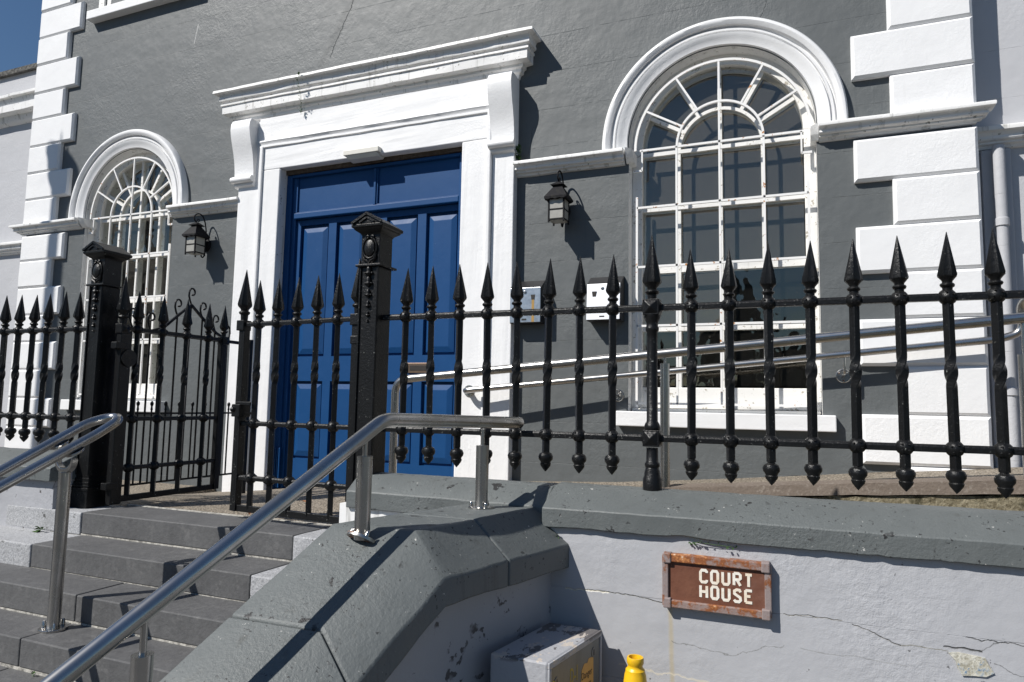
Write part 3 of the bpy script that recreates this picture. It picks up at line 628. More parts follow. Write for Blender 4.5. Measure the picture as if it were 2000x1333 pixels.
# ---------------------------------------------------------------- wing walls beside the steps
d2 = Vector((-.242, -.970)); SL = -.61
def wingwall(label, st0, st1, sgn, cut, extra):
    t = thing('stair_wall', label, 'wall', (st1['F'][0], st1['F'][1], 0))
    def down(s):
        r = {}
        for k, (x, y, z) in st1.items(): r[k] = (x+sgn*d2.x*s if sgn > 0 else x+d2.x*2.2*s, y+d2.y*s, z+SL*s)
        return r
    def mid(f): return {k: tuple(lin(a, b, f) for a, b in zip(st0[k], st1[k])) for k in st0}
    def run(stations, n):
        m = MB(); rings = []
        for i in range(len(stations)-1):
            for j in range(n if i < len(stations)-2 else n+1):
                f = j/n; A, B = stations[i], stations[i+1]; ring = []
                for kk, k in enumerate(('I', 'R', 'F', 'L', 'U', 'V')):
                    p = Vector(tuple(lin(a, b, f) for a, b in zip(A[k], B[k])))
                    q = noise.noise_vector(p*6+Vector((kk*3, 0, 0)))*.0045+noise.noise_vector(p*19)*.002
                    ring.append(tuple(p+q))
                rings.append(ring)
        return m.loft(rings)
    c1 = mid(.60); c1b = mid(.606); sb = down(.36); sb2 = down(.366); se = down(1.62)
    run([st0, c1], 10).part('coping_stone', 'coping', t, smooth=True, bevel=.006)
    run([c1b, st1, sb], 10).part('coping_stone', 'coping', t, smooth=True, bevel=.006)
    run([sb2, se], 24).part('coping_stone', 'coping', t, smooth=True, bevel=.006)
    m = MB(); w = lambda s: [(s['U'][0], s['U'][1], s['L'][2]+.035), (s['U'][0], s['U'][1], 0), (s['V'][0], s['V'][1], 0), (s['V'][0], s['V'][1], s['L'][2]+.035)]
    m.loft([w(st0), w(st1), w(se)]); m.part('wall_face', 'wallshade', t, rough=.003, cuts=3, rs=5)
    return t
st0 = dict(I=(-1.23,-1.80,1.19), R=(-.958,-1.80,1.192), F=(-.790,-1.80,1.065), L=(-.790,-1.80,.98), U=(-.862,-1.80,.985), V=(-1.20,-1.80,1.0))
st1 = dict(I=(-1.462,-2.53,1.19), R=(-1.142,-2.52,1.192), F=(-1.008,-2.56,1.065), L=(-1.002,-2.568,.98), U=(-1.075,-2.56,.985), V=(-1.42,-2.53,1.0))
RWW = wingwall('sloping grey-capped stair wall with steel handrail, running down right of the steps', st0, st1, 1, .6, 0)
a0 = dict(I=(-4.25,-1.80,1.19), R=(-4.52,-1.80,1.19), F=(-4.66,-1.80,1.065), L=(-4.66,-1.80,.98), U=(-4.60,-1.80,.985), V=(-4.29,-1.80,1.0))
a1 = dict(I=(-4.75,-2.53,1.19), R=(-5.05,-2.53,1.19), F=(-5.2,-2.55,1.065), L=(-5.2,-2.55,.98), U=(-5.13,-2.55,.985), V=(-4.79,-2.53,1.0))
wingwall('grey-capped stair wall at the left edge, left of the steps', a0, a1, -1, .6, 0)

# ---------------------------------------------------------------- iron railings
RY, ZT, ZB = -1.72, 2.005, 1.478
def spear(k=1.0):     # origin at the rail centre below it
    m = MB(); p = [(.0012,.231),(.0318,.078),(.0295,.070)]
    m.lathe([(r*k, z*k) for r, z in p], n=16, rot=pi/8, flute=.86)
    m.lathe([(r*k, z*k) for r, z in ((.0295,.0715),(.0165,.056),(.0155,.050),(.021,.047),(.0235,.042),(.021,.036),(.016,.033),(.015,.022),(.014,.0))], n=14)
    return m.mesh('spearhead', 'iron', True)
def boss():
    m = MB().sphere((0,0,0), .0305, 16, 10, .95)
    for s in (-1, 1):
        for a in (45, 135, 225, 315):
            c = Vector((cos(radians(a))*.014, s*.026, sin(radians(a))*.014)); 
            m.add([c+Vector((.006,0,0)), c+Vector((0,s*.0065,0)), c+Vector((0,0,.006)), c+Vector((-.006,0,0)), c+Vector((0,0,-.006))], [(0,1,2),(2,1,3),(3,1,4),(4,1,0)])
    return m.mesh('boss', 'iron', True)
def finial():
    return MB().lathe([(.013,-.07),(.016,-.075),(.026,-.080),(.0315,-.092),(.030,-.104),(.022,-.114),(.0215,-.119),(.024,-.122),(.021,-.132),(.010,-.146),(.001,-.156)], n=16).mesh('drop_finial', 'iron', True)
def barmesh(z0, z1, twist, hw=.0136, name='baluster'):
    m = MB(); rings = []; zs = [z0, z1]
    if twist: zs += [twist[0]+(twist[1]-twist[0])*i/22 for i in range(23)]
    for z in sorted(zs):
        t = 0 if not twist else min(max((z-twist[0])/(twist[1]-twist[0]), 0), 1); a0_ = t*pi+.62; k = 1+.22*sin(pi*t)**2
        b = hw*.2
        sq = [(hw,-hw+b),(hw,hw-b),(hw-b,hw),(-hw+b,hw),(-hw,hw-b),(-hw,-hw+b),(-hw+b,-hw),(hw-b,-hw)]
        rings.append([(k*(x*cos(a0_)-y*sin(a0_)), k*(x*sin(a0_)+y*cos(a0_)), z) for x, y in sq])
    return m.loft(rings).mesh(name, 'iron', True)
def lumpy(me, seed, amt):
    for v in me.vertices: v.co += noise.noise_vector(v.co*60+Vector((seed*7.7, 0, 0)))*amt
    return me
SPEARS = [lumpy(spear(random.uniform(.97, 1.02)), i, .0011) for i in range(5)]; BOSSES = [lumpy(boss(), i, .0014) for i in range(5)]; FINS = [lumpy(finial(), i, .0012) for i in range(4)]
SPEAR, SPEAR_L, BOSS, FIN = SPEARS[0], lumpy(spear(1.25), 9, .001), BOSSES[0], FINS[0]
BAR = barmesh(-.60, .0, (-.325, -.20))          # origin at the top rail
def baluster(t, x, y=RY, rz=0.0, bm_=BAR, bosses=(0, ZB-ZT), fin=True, sp=SPEAR, zt=ZT):
    tz = t.location
    b = place('baluster', bm_, t, loc=(x-tz.x, y-tz.y, zt-tz.z)); b.rotation_euler = (random.gauss(0, .004), random.gauss(0, .005), rz+random.uniform(-.2, .2))
    place('spearhead', random.choice(SPEARS), b, loc=(0, 0, 0)).rotation_euler = (random.uniform(-.025,.025), random.uniform(-.025,.025), random.uniform(-.3,.3))
    for z in bosses: place('boss', random.choice(BOSSES), b, loc=(0, 0, z)).rotation_euler = (0, random.uniform(-.4,.4), -b.rotation_euler.z)
    if fin: place('drop_finial', random.choice(FINS), b, loc=(0, 0, ZB-ZT+random.uniform(-.004,.004))).rotation_euler = (0, 0, random.uniform(0, 6))
    return b
def rail(m, a, b, h=.027, w=.026, top=.3):
    A, B = Vector(a), Vector(b); d = (B-A).normalized(); u = Vector((d.y, -d.x, 0)); 
    pr = [(-w/2,-h/2),(w/2,-h/2),(w/2,h*.2),(w*.28,h/2),(-w*.28,h/2),(-w/2,h*.2)]
    m.loft([[tuple(p+u*x+Vector((0,0,z))) for x, z in pr] for p in (A, B)]); return m
def standard(t, x, y=RY):
    """heavy railing post: base, column, two square blocks, capital, large spear"""
    m = MB(); m.lathe([(.037,1.262),(.038,1.27),(.0375,1.318),(.033,1.326),(.031,1.345),(.026,1.362),(.030,1.368),(.030,1.378),(.0245,1.386),(.0235,1.44)], x, y, 18)
    m.lathe([(.022,1.50),(.031,1.512),(.033,1.522),(.029,1.535),(.0225,1.545),(.0215,1.87),(.0225,1.905),(.027,1.912),(.0275,1.922),(.0235,1.93),(.025,1.945),(.034,1.965),(.034,1.975),(.02,1.98)], x, y, 18)
    p = m.part('post', 'iron', t, smooth=True)
    for z in (ZB, ZT):
        m = MB(); h = .033
        m.box(x-h, x+h, y-h, y+h, z-h, z+h)
        for s in (-1, 1):
            m.add([(x-h*.8,y+s*h,z-h*.8),(x+h*.8,y+s*h,z-h*.8),(x+h*.8,y+s*h,z+h*.8),(x-h*.8,y+s*h,z+h*.8),(x,y+s*(h+.016),z)], [(0,1,4),(1,2,4),(2,3,4),(3,0,4)])
            m.add([(x+s*h,y-h*.8,z-h*.8),(x+s*h,y+h*.8,z-h*.8),(x+s*h,y+h*.8,z+h*.8),(x+s*h,y-h*.8,z+h*.8),(x+s*(h+.016),y,z)], [(0,1,4),(1,2,4),(2,3,4),(3,0,4)])
        m.part('block', 'iron', p, bevel=.003)
    place('spearhead', SPEAR_L, p, loc=(x, y, ZT+.012))
    p2 = p
R1 = thing('iron_railing', 'black iron railing with spearheads on the street wall right of the gate', 'railing', (-.5, RY, 1.28))
rail(MB(), (-1.83,RY,ZT), (1.7,RY,ZT)).part('top_rail', 'iron', R1, bevel=.002); rail(MB(), (-1.83,RY,ZB), (1.7,RY,ZB)).part('bottom_rail', 'iron', R1, bevel=.002)
for x in (-1.693,-1.556,-1.409,-1.271,-1.127,-.979,-.841,-.697,-.377,-.233,-.09,.058,.206,.353,.5,.643,.79,.935,1.08,1.23): baluster(R1, x)
standard(R1, -.533)
R2 = thing('iron_railing', 'black iron railing with spearheads left of the left gate pillar', 'railing', (-4.6, RY, 1.28))
rail(MB(), (-6.0,RY,ZT), (-3.79,RY,ZT)).part('top_rail', 'iron', R2, bevel=.002); rail(MB(), (-6.0,RY,ZB), (-3.79,RY,ZB)).part('bottom_rail', 'iron', R2, bevel=.002)
for i, x in enumerate((-3.955,-4.092,-4.23,-4.362,-4.50,-4.635,-4.775,-4.915,-5.05,-5.19,-5.33,-5.47)): baluster(R2, x)

# gate pillars
def pillar(xc, label):
    yc = -1.72; t = thing('gate_pillar', label, 'gate pillar', (xc, yc, .97), 0, 'cast iron gate pillars'); h = .052
    m = MB().box(xc-h, xc+h, yc-h-.004, yc+h+.004, 1.1, 2.245).box(xc-h, xc-h+.009, yc-h-.012, yc-h-.003, 1.16, 2.245).box(xc+h-.009, xc+h, yc-h-.012, yc-h-.003, 1.16, 2.245)
    m.part('shaft', 'iron', t, bevel=.003)
    m = MB()
    for a, z0, z1 in ((.070, .955, 1.08), (.076, 1.075, 1.092), (.066, 1.092, 1.108), (.062, 1.108, 1.125), (.057, 1.125, 1.145)): m.box(xc-a, xc+a, yc-a-.003, yc+a+.003, z0, z1)
    m.part('base', 'iron', t, bevel=.003)
    MB().box(xc-.070, xc+.070, yc-.074, yc+.074, 2.2455, 2.256).part('collar', 'iron', t, bevel=.002)
    MB().box(xc-.052, xc+.052, yc-.056, yc+.056, 2.2565, 2.405).part('neck', 'iron', t, bevel=.004)
    # cap: cavetto under a gabled roof
    m = MB(); rg = lambda a, b, z: [(xc-a, yc-b, z), (xc+a, yc-b, z), (xc+a, yc+b, z), (xc-a, yc+b, z)]
    m.loft([rg(.053,.057,2.40), rg(.056,.060,2.408), rg(.064,.068,2.414), rg(.078,.082,2.424), rg(.080,.084,2.430), rg(.088,.092,2.434), rg(.089,.093,2.447)])
    cap = m.part('cap', 'iron', t, bevel=.002)
    m = MB(); g = lambda y: [(xc-.088, y, 2.448), (xc+.088, y, 2.448), (xc, y, 2.502)]
    m.loft([g(yc-.092), g(yc+.092)]); m.part('gable_roof', 'iron', cap, bevel=.002)
    m = MB(); k = yc-.0935
    for s in (-1, 1): m.ribbon([(xc+s*.085, k, 2.452), (xc, k, 2.497)], .012, .007)
    for s in (-1, 1): m.ribbon([(xc+s*.04, k, 2.455), (xc, k, 2.477)], .008, .005)
    m.part('pediment', 'iron', cap)
    # oval shield with scrolled rim
    m = MB(); y0 = yc-.058; c = 2.335
    m.loft([[(xc+rx*cos(a), y0-dy, c+rx*1.38*sin(a)) for a in [2*pi*i/18 for i in range(18)]] for rx, dy in ((.031,0),(.028,.008),(.018,.014),(.004,.016))])
    m.tube([(xc+.038*cos(a), y0-.004, c+.050*sin(a)) for a in [radians(100+340*i/24) for i in range(25)]], .0045, 6)
    for s in (-1, 1): m.tube([(xc+s*(.012+.010*cos(a)*(1-i/22)), y0-.006, c+.052+.010*sin(a)*(1-i/22)) for i, a in enumerate([radians(-60+400*i/16) for i in range(17)])], .0038, 6)
    for s in (-1, 1):
        m.tube([(xc+s*.034, y0-.004, c-.03), (xc+s*.03, y0-.006, c-.055), (xc+s*.012, y0-.008, c-.062), (xc, y0-.008, c-.075)], [.006,.007,.006,.004], 6)
    m.part('cartouche', 'iron', t, smooth=True)
    # string of bellflowers down the shaft
    for i, (z, r) in enumerate(((2.225,.020),(2.175,.019),(2.118,.016),(2.065,.013),(2.018,.010),(1.985,.006))):
        m = MB(); y0 = yc-.056
        m.lathe([(r*.35, z+r*1.1), (r*.7, z+r*.5), (r*.62, z-r*.1), (r, z-r*.7), (r*.55, z-r*1.05), (r*.2, z-r*1.5)], xc, y0-.004, 10)
        for s in (-1, 1): m.sphere((xc+s*r*.9, y0-.005, z-r*.6), r*.32, 8, 5)
        m.part('bellflower', 'iron', t, smooth=True)
    return t
pillar(-1.868, 'black cast iron gate pillar with gabled cap in front of the blue door')
pillar(-3.745, 'black cast iron gate pillar with gabled cap left of the open gate')

# gate leaves, built in local coordinates: x runs from the hinge, z is world height
def gate(name, label, n, L, xs, loc, rz, low):
    t = thing(name, label, 'gate', (loc[0], loc[1], 0), rz, 'gate leaves')
    bx = lambda *a: MB().box(*a)
    def P(mb_, nm, **k):
        me = mb_.mesh(nm, 'iron', k.pop('smooth', False)); return place(nm, me, t, loc=(0,0,0), **k)
    P(bx(.0, .040 if n else .072, -.02, .02, low-.01, 1.985), 'hinge_stile', bevel=.005); P(bx(L-.034, L, -.017, .017, low, ZT+.02), 'meeting_stile', bevel=.005)
    P(bx(L-.046, L-.036, -.02, .02, low, ZT), 'stop_bar', bevel=.002)
    for z, h in ((ZT, .024), (1.478, .024), (1.195, .024)): P(rail(MB(), (.04,0,z), (L-.034,0,z), h), 'rail', bevel=.002)
    P(bx(.04, L-.034, -.012, .012, low, low+.034), 'bottom_bar', bevel=.003)
    B = barmesh(low-ZT+.02, 0, (-.325, -.20), .0128)
    for x in xs:
        b = place('baluster', B, t, loc=(x, 0, ZT)); b.rotation_euler.z = random.uniform(-.1, .1)
        place('spearhead', random.choice(SPEARS), b, loc=(0,0,0)).rotation_euler = (random.uniform(-.02,.02), random.uniform(-.02,.02), random.uniform(-.3,.3))
        for z in (0, 1.478-ZT, 1.195-ZT): place('boss', random.choice(BOSSES), b, loc=(0,0,z))
    for x, sp in ((.02, SPEAR_L), (L-.017, SPEAR_L if n else SPEAR)):
        s = place('end_spear', sp, t, loc=(x, 0, ZT+.012))
        m = MB(); h = .027; m.box(-h, h, -h, h, -.045, .010); m.add([(-h*.8,-h,-.038),(h*.8,-h,-.038),(h*.8,-h,.004),(-h*.8,-h,.004),(0,-h-.012,-.017)], [(0,1,4),(1,2,4),(2,3,4),(3,0,4)])
        place('block', m.mesh('block', 'iron'), s, bevel=.003, loc=(0,0,0))
    for z in (1.90, 1.10):
        P(bx(-.03, .044, -.024, .024, z-.02, z+.02), 'hinge_strap', bevel=.004)
    return t, P
gR, PR = gate('gate_leaf', 'closed right leaf of the black iron gate in front of the blue door', 1, .82, (.145,.283,.42,.555,.69), (-1.945, RY), pi-radians(5), 1.02)
PR(MB().box(.74, .80, -.02, .055, 1.512, 1.578).box(.69, .80, .022, .03, 1.57, 1.592), 'lock_box', bevel=.004)
PR(MB().tube([(.745,-.045,1.53),(.745,.02,1.53)], .007, 8).sphere((.745,-.05,1.53), .016, 10, 6).sphere((.745,.09,1.55), .016, 10, 6), 'door_knob', smooth=True)
gL, PL = gate('gate_leaf', 'open left leaf of the black iron gate swung back beside the left pillar', 0, .80, (.12,.295,.475,.65), (-3.605, RY+.0), radians(90), 1.005)
PL(MB().tube([(.12,.0,1.82),(.06,.02,1.82)], .012, 8).loft([[(.055+r_*cos(2*pi*j/18), -.024-h_, 1.83+r_*sin(2*pi*j/18)) for j in range(18)] for r_, h_ in ((.05,0),(.05,.006),(.01,.008))]), 'latch_plate', smooth=True)
# thin scroll-topped panel behind the open leaf
sp_ = thing('scroll_gate', 'thin wrought iron panel with scrolled rods behind the open gate leaf', 'gate', (-3.72, -1.1, 1.05))
XP = -3.72
def scroll_rod(y, ztop, s, base=1.075):
    pts = [(XP, y, base), (XP, y, ztop-.115), (XP, y-s*.012, ztop-.09), (XP, y-s*.022, ztop-.06)]
    for i in range(17):
        a = radians(180-15*i*1.25) if True else 0; r = .026-.0007*i
        pts.append((XP, y+s*(.006+r*cos(a)), ztop-.034+r*1.15*sin(a)))
    return MB().tube(pts, .0062, 8)
for y, z, s in ((-1.55,2.15,1),(-1.42,2.14,1),(-1.225,2.255,1),(-1.12,2.345,1),(-1.02,2.262,1),(-.905,2.19,1),(-.79,2.13,-1),(-.63,2.115,1)):
    scroll_rod(y, z, s).part('scroll_rod', 'iron', sp_, smooth=True)
for y in (-1.62,-1.574,-1.47,-1.372,-1.269,-1.165,-1.058,-.95,-.842,-.74,-.64):
    m = MB().tube([(XP,y,1.075),(XP,y,1.53)], .0055, 8); m.lathe([(.005,1.525),(.008,1.53),(.0055,1.545),(.006,1.552),(.0105,1.562),(.0105,1.572),(.004,1.582)], XP, y, 10)
    m.part('dog_bar', 'iron', sp_, smooth=True)
for z in (1.507, 1.078): MB().box(XP-.006, XP+.006, -1.66, -.56, z-.006, z+.006).part('rail', 'iron', sp_)
MB().box(XP-.009, XP+.009, -1.66, -.545, 2.0, 2.022).part('rail', 'iron', sp_)
MB().ribbon([(XP,-1.44,2.012),(XP,-1.33,2.05),(XP,-1.21,2.155),(XP,-1.123,2.225)], .016, .012, (1,0,0)).ribbon([(XP,-1.123,2.225),(XP,-1.0,2.13),(XP,-.90,2.06),(XP,-.80,2.02)], .016, .012, (1,0,0)).part('gable_band', 'iron', sp_)
for y in (-.575, -1.675): MB().box(XP-.012, XP+.012, y, y+.03, .8, 2.045).part('end_stile', 'iron', sp_, bevel=.003)

# ---------------------------------------------------------------- stainless handrails
def post(t, x, y, zf, zt, tilt=0.0, zs=None):
    zs = zs or zf+.245
    MB().tube([(x,y,zf),(x,y,zs)], .0255, 20).part('post', 'steel', t, smooth=True)
    MB().tube([(x,y,zs-.005),(x,y,zt)], .0085, 10).part('pin', 'steel', t, smooth=True)
    f = MB(); n = 24
    nrm = Vector((0.242*tilt*.61/.61, .970*tilt, 1)).normalized() if tilt else Vector((0,0,1))
    u = Vector((1,0,0)); u = (u-nrm*u.dot(nrm)).normalized(); w = nrm.cross(u); c = Vector((x,y,zf))
    f.loft([[tuple(c+u*(r*cos(2*pi*j/n))+w*(r*sin(2*pi*j/n))+nrm*h) for j in range(n)] for r, h in ((.052,-.004),(.052,.005),(.048,.007),(.026,.008))])
    fo = f.part('base_flange', 'steel' if not tilt else 'rust_steel', t, smooth=True)
    for a in (200, 320, 80):
        q = c+u*(.040*cos(radians(a)))+w*(.040*sin(radians(a))); b = MB()
        b.loft([[tuple(q+u*(r*cos(2*pi*j/10))+w*(r*sin(2*pi*j/10))+nrm*h) for j in range(10)] for r, h in ((.0085,.006),(.0085,.014),(.007,.015),(.0068,.022),(.004,.026),(.001,.027))])
        b.part('bolt', 'steel', fo, smooth=True)
H1 = thing('stair_handrail', 'brushed steel handrail on posts along the sloping grey stair wall', 'handrail', (-1.2, -2.3, 1.19))
P0 = (-1.018,-1.845,1.524); P1 = (-1.15,-1.974,1.519)
bend = (-1.284,-2.511,1.543); end = (-1.512,-3.425,.976); dn = tuple(e+(e-b)*.5 for e, b in zip(end, bend))
e0 = (-1.096+.004,-1.757,1.525)
MB().tube(fillet([e0, bend, dn], .035, 6), .0242, 20).part('rail', 'steel', H1, smooth=True)
post(H1, -1.158, -1.985, 1.192, 1.50); post(H1, -1.303, -2.586, 1.160, 1.475, .61, 1.425)
q = (-1.467, -3.246, 1.0); post(H1, q[0], q[1], .735, 1.07, .61, .985)
H2 = thing('stair_handrail', 'double brushed steel handrail with looped end on a post in the steps', 'handrail', (-2.905, -2.466, .625))
zn = lambda y: 1.246+(y+2.759)*.497; zf_ = lambda y: 1.295+(y+2.703)*.525
xa, xb = -2.852, -2.955
pts = [(xb, -3.9, zf_(-3.9)), (xb, -2.36, zf_(-2.36)), (xb+.004, -2.315, 1.492), (xb+.018, -2.272, 1.505), (xb+.050, -2.250, 1.510), (xa-.018, -2.258, 1.505), (xa-.003, -2.285, 1.488), (xa, -2.33, zn(-2.33)+.004), (xa, -2.38, zn(-2.38)), (xa, -3.9, zn(-3.9))]
MB().tube(fillet(pts, .03, 4), .0212, 20).part('rail', 'steel', H2, smooth=True)
px, py = -2.904, -2.466
MB().tube([(px,py,.625),(px,py,1.278)], .0255, 20).part('post', 'steel', H2, smooth=True)
m = MB(); m.loft([[(px+.055*cos(2*pi*j/24), py+.055*sin(2*pi*j/24), z) for j in range(24)] for z in (.622, .635)]); fl = m.part('base_flange', 'steel', H2, bevel=.002)
for a in (200, 330, 90):
    MB().lathe([(.0085,.634),(.0085,.643),(.0075,.645),(.0075,.654),(.004,.660),(.001,.661)], px+.042*cos(radians(a)), py+.042*sin(radians(a)), 10).part('bolt', 'steel', fl, smooth=True)
m = MB(); rings = []   # U-shaped saddle carrying both rails
for i in range(15):
    a = radians(180+180*i/14); k = 1.0
    rings.append([(px+(.058)*cos(a), py-.013, 1.335+.062*sin(a)), (px+.058*cos(a), py+.013, 1.335+.062*sin(a)), (px+.047*cos(a), py+.013, 1.34+.046*sin(a)), (px+.047*cos(a), py-.013, 1.34+.046*sin(a))])
m.loft(rings); m.part('saddle', 'steel', H2, bevel=.002)
for x, z in ((xa, zn(py)), (xb, zf_(py))):
    m = MB(); m.loft([[(x+.030*cos(2*pi*j/20), py+.034*sin(2*pi*j/20), z-.026+.017*sin(2*pi*j/20)+h) for j in range(20)] for h in (-.006, .006)]); m.part('saddle_plate', 'steel', H2, bevel=.002)
H3 = thing('ramp_handrail', 'free-standing brushed steel ramp handrail in front of the facade', 'handrail', (-.6, -.88, 1.19))
zr = lambda x: 1.742+(x+2.235)*.0885
MB().tube(fillet([(-2.262,-.88,.95),(-2.262,-.88,zr(-2.262)),(2.2,-.88,zr(2.2))], .085, 8), .0242, 20).part('rail', 'steel', H3, smooth=True)
MB().tube([(-.628,-.88,1.18),(-.628,-.88,1.83)], .0245, 20).part('post', 'steel', H3, smooth=True); MB().tube([(-.628,-.88,1.82),(-.628,-.88,zr(-.628)-.01)], .007, 10).part('pin', 'steel', H3, smooth=True)
MB().tube([(.93,-.88,1.25),(.93,-.88,1.86)], .0245, 20).part('post', 'steel', H3, smooth=True); MB().tube([(.93,-.88,1.85),(.93,-.88,zr(.93)-.01)], .007, 10).part('pin', 'steel', H3, smooth=True)
H4 = thing('wall_handrail', 'brushed steel handrail bracketed to the facade behind the railing', 'handrail', (-.5, -.1, 1.7))
zw = lambda x: 1.69+(x+2.19)*.0965
MB().tube(fillet([(-2.145,-.085,zw(-2.145)),(-2.145,-.175,zw(-2.145)),(-.9,-.115,zw(-.9)),(1.03,-.115,zw(1.03)),(1.125,-.115,zw(1.1)+.03),(1.11,-.14,2.20),(1.25,-.3,2.24),(1.6,-.5,2.28)], .065, 8), .0208, 18).part('rail', 'steel', H4, smooth=True)
def plate(t, x, z, y=0.0, r=.041):
    m = MB(); m.loft([[(x+rr*cos(2*pi*j/24), y-h, z+rr*sin(2*pi*j/24)) for j in range(24)] for rr, h in ((r,0),(r,.004),(r-.003,.0065),(.004,.0065))]); o = m.part('wall_plate', 'steel', t, smooth=True)
    for a in (140, 40, 270): MB().lathe([(.0055,0),(.0055,.003),(.002,.004)], 0, 0, 8).part('screw', 'rust_steel', o).matrix_basis = Matrix.Translation((x+(r-.013)*cos(radians(a)), y-.0065, z+(r-.013)*sin(radians(a)))) @ Matrix.Rotation(pi/2, 4, 'X')
plate(H4, -2.145, zw(-2.145), -.09)
for x in (-1.09, .266):
    plate(H4, x, zw(x)-.12)
    MB().tube(fillet([(x,-.006,zw(x)-.12),(x,-.115,zw(x)-.12),(x,-.115,zw(x)-.015)], .035, 6), .0065, 8).part('bracket', 'steel', H4, smooth=True)

# ---------------------------------------------------------------- wall lanterns
def lantern(xc, label):
    yc = -.128; t = thing('wall_lantern', label, 'lantern', (xc, 0, 2.9), 0, 'wall lanterns')
    a, z0, z1 = .053, 2.858, 3.015
    m = MB()
    for sx in (-1, 1):
        for sy in (-1, 1): m.box(xc+sx*a-.0055, xc+sx*a+.0055, yc+sy*a-.0055, yc+sy*a+.0055, z0-.014, z1)
    for z in (z0+.006, (z0+z1)/2-.005, z1-.004):
        h = .005
        for s in (-1, 1):
            m.box(xc-a+.0056, xc+a-.0056, yc+s*a-.004, yc+s*a+.004, z-h, z+h); m.box(xc+s*a-.004, xc+s*a+.004, yc-a+.0056, yc+a-.0056, z-h, z+h)
    m.part('cage', 'lantern', t, bevel=.0015)
    for s in (-1, 1):
        MB().box(xc-a+.005, xc+a-.005, yc+s*a-.001, yc+s*a+.001, z0, z1).part('pane', 'frost', t); MB().box(xc+s*a-.001, xc+s*a+.001, yc-a+.005, yc+a-.005, z0, z1).part('pane', 'frost', t)
    MB().box(xc-a+.005, xc+a-.005, yc-a+.005, yc+a-.005, z0-.001, z0+.001).part('pane', 'frost', t)
    # flared roof with scalloped edge
    m = MB(); n = 10; rings = []
    def sq(h, z, sc=0.0):
        r = []
        for sx, sy, dx, dy in ((-1,-1,1,0),(1,-1,0,1),(1,1,-1,0),(-1,1,0,-1)):
            for i in range(n):
                u = 2*h*i/n; k = -sc*abs(sin(pi*i/n*3)); r.append((xc+sx*h+dx*u, yc+sy*h+dy*u, z+k))
        return r
    m.loft([sq(.079,3.008,.010), sq(.080,3.018), sq(.060,3.050), sq(.036,3.088), sq(.030,3.096), sq(.030,3.108)]); rf = m.part('roof', 'lantern', t)
    m = MB(); m.loft([sq(.046,3.106), sq(.046,3.110), sq(.020,3.130), sq(.008,3.138)]); m.part('roof_cap', 'lantern', rf)
    # scrolled bracket to the wall
    q = [(xc, yc, 3.134), (xc, yc-.030, 3.155), (xc, yc-.030, 3.190), (xc, yc+.010, 3.222), (xc, yc+.056, 3.214), (xc, yc+.088, 3.165), (xc, yc+.104, 3.10), (xc, yc+.112, 3.03), (xc, yc+.114, 2.95), (xc, yc+.104, 2.87), (xc, yc+.085, 2.84), (xc, yc+.068, 2.848), (xc, yc+.066, 2.865)]
    p = [(xc, yc+.012+.013*cos(radians(230-30*i)), 3.158+.013*sin(radians(230-30*i))) for i in range(11)]
    MB().tube(fillet(q, .02, 4), .0058, 8).tube(p, .0045, 8).part('scroll_bracket', 'lantern', t, smooth=True)
    m = MB(); m.loft([[(xc+r*cos(2*pi*j/20), -h, 2.96+r*1.25*sin(2*pi*j/20)) for j in range(20)] for r, h in ((.045,0),(.045,.01),(.034,.02),(.01,.03))]); m.part('back_plate', 'lantern', t, smooth=True)
    MB().tube([(xc,-.02,2.97),(xc,yc+.05,2.99)], .011, 8).part('arm', 'lantern', t, smooth=True)
lantern(-1.478, 'black wall lantern with frosted panes right of the door')
lantern(-4.805, 'black wall lantern with frosted panes left of the door')

# ---------------------------------------------------------------- letterboxes by the door
def letterbox(x0, label, rust):
    x1 = x0+.234; z0, z1 = 2.168, 2.419; t = thing('letterbox', label, 'letterbox', ((x0+x1)/2, 0, z0), 0, 'steel letterboxes')
    m = MB(); R = lambda x: [(x, 0, z0), (x, -.093, z0), (x, -.093, z1), (x, -.012, z1+.058), (x, 0, z1+.058)]
    m.loft([R(x0), R(x1)]); m.part('body', 'black', t, bevel=.003)
    m = MB(); lean = 0.0 if rust else .030    # the bright box's front is tilted back to catch a sun glint
    m.loft([[(x0+.004,y,z0+.004),(x1-.004,y,z0+.004),(x1-.004,y+lean*.6,z1-.004),(x0+.004,y+lean*.6,z1-.004)] for y in (-.0935 if rust else -.118, -.101 if rust else -.1235)]); f = m.part('front_plate', 'boxface' if rust else 'boxbright', t, bevel=.002)
    if not rust: x_y = .016
    if not rust: MB().loft([[(x, -.0935, z0+.004), (x, -.1175, z0+.004), (x, -.1000, z1-.004), (x, -.0935, z1-.004)] for x in (x0+.004, x1-.004)]).part('door_box', 'black', t)
    xk = x0+(.115 if rust else .110); zk = z1-.035; dy_ = 0 if rust else -.0055
    m = MB(); m.loft([[(xk+r*cos(2*pi*j/16), -.101+dy_-h, zk+r*sin(2*pi*j/16)) for j in range(16)] for r, h in ((.011,0),(.011,.005),(.008,.006),(.001,.0062))]); m.part('lock', 'steel', f, smooth=True)
    xw = x0+(.175 if rust else .055); m = MB(); m.loft([[(xw-.016,y,z1-.055),(xw+.016,y,z1-.055),(xw+.012,y,z1-.090),(xw-.011,y,z1-.090)] for y in (-.1005+dy_*1.5, -.1025+dy_*2)]); m.part('peephole', 'hole', f)
    MB().box(x0+.093, x0+.128, -.1025+dy_*3.6, -.1005+dy_*3.6, z0+.018, z0+.030).part('name_slot', 'hole', f)
    if rust: MB().box(xw-.009, xw+.010, -.1019, -.1008, z0+.006, z1-.091).part('rust_run', 'rustrun', f)
letterbox(-1.842, 'dull steel letterbox with a rust run, beside the door surround', True)
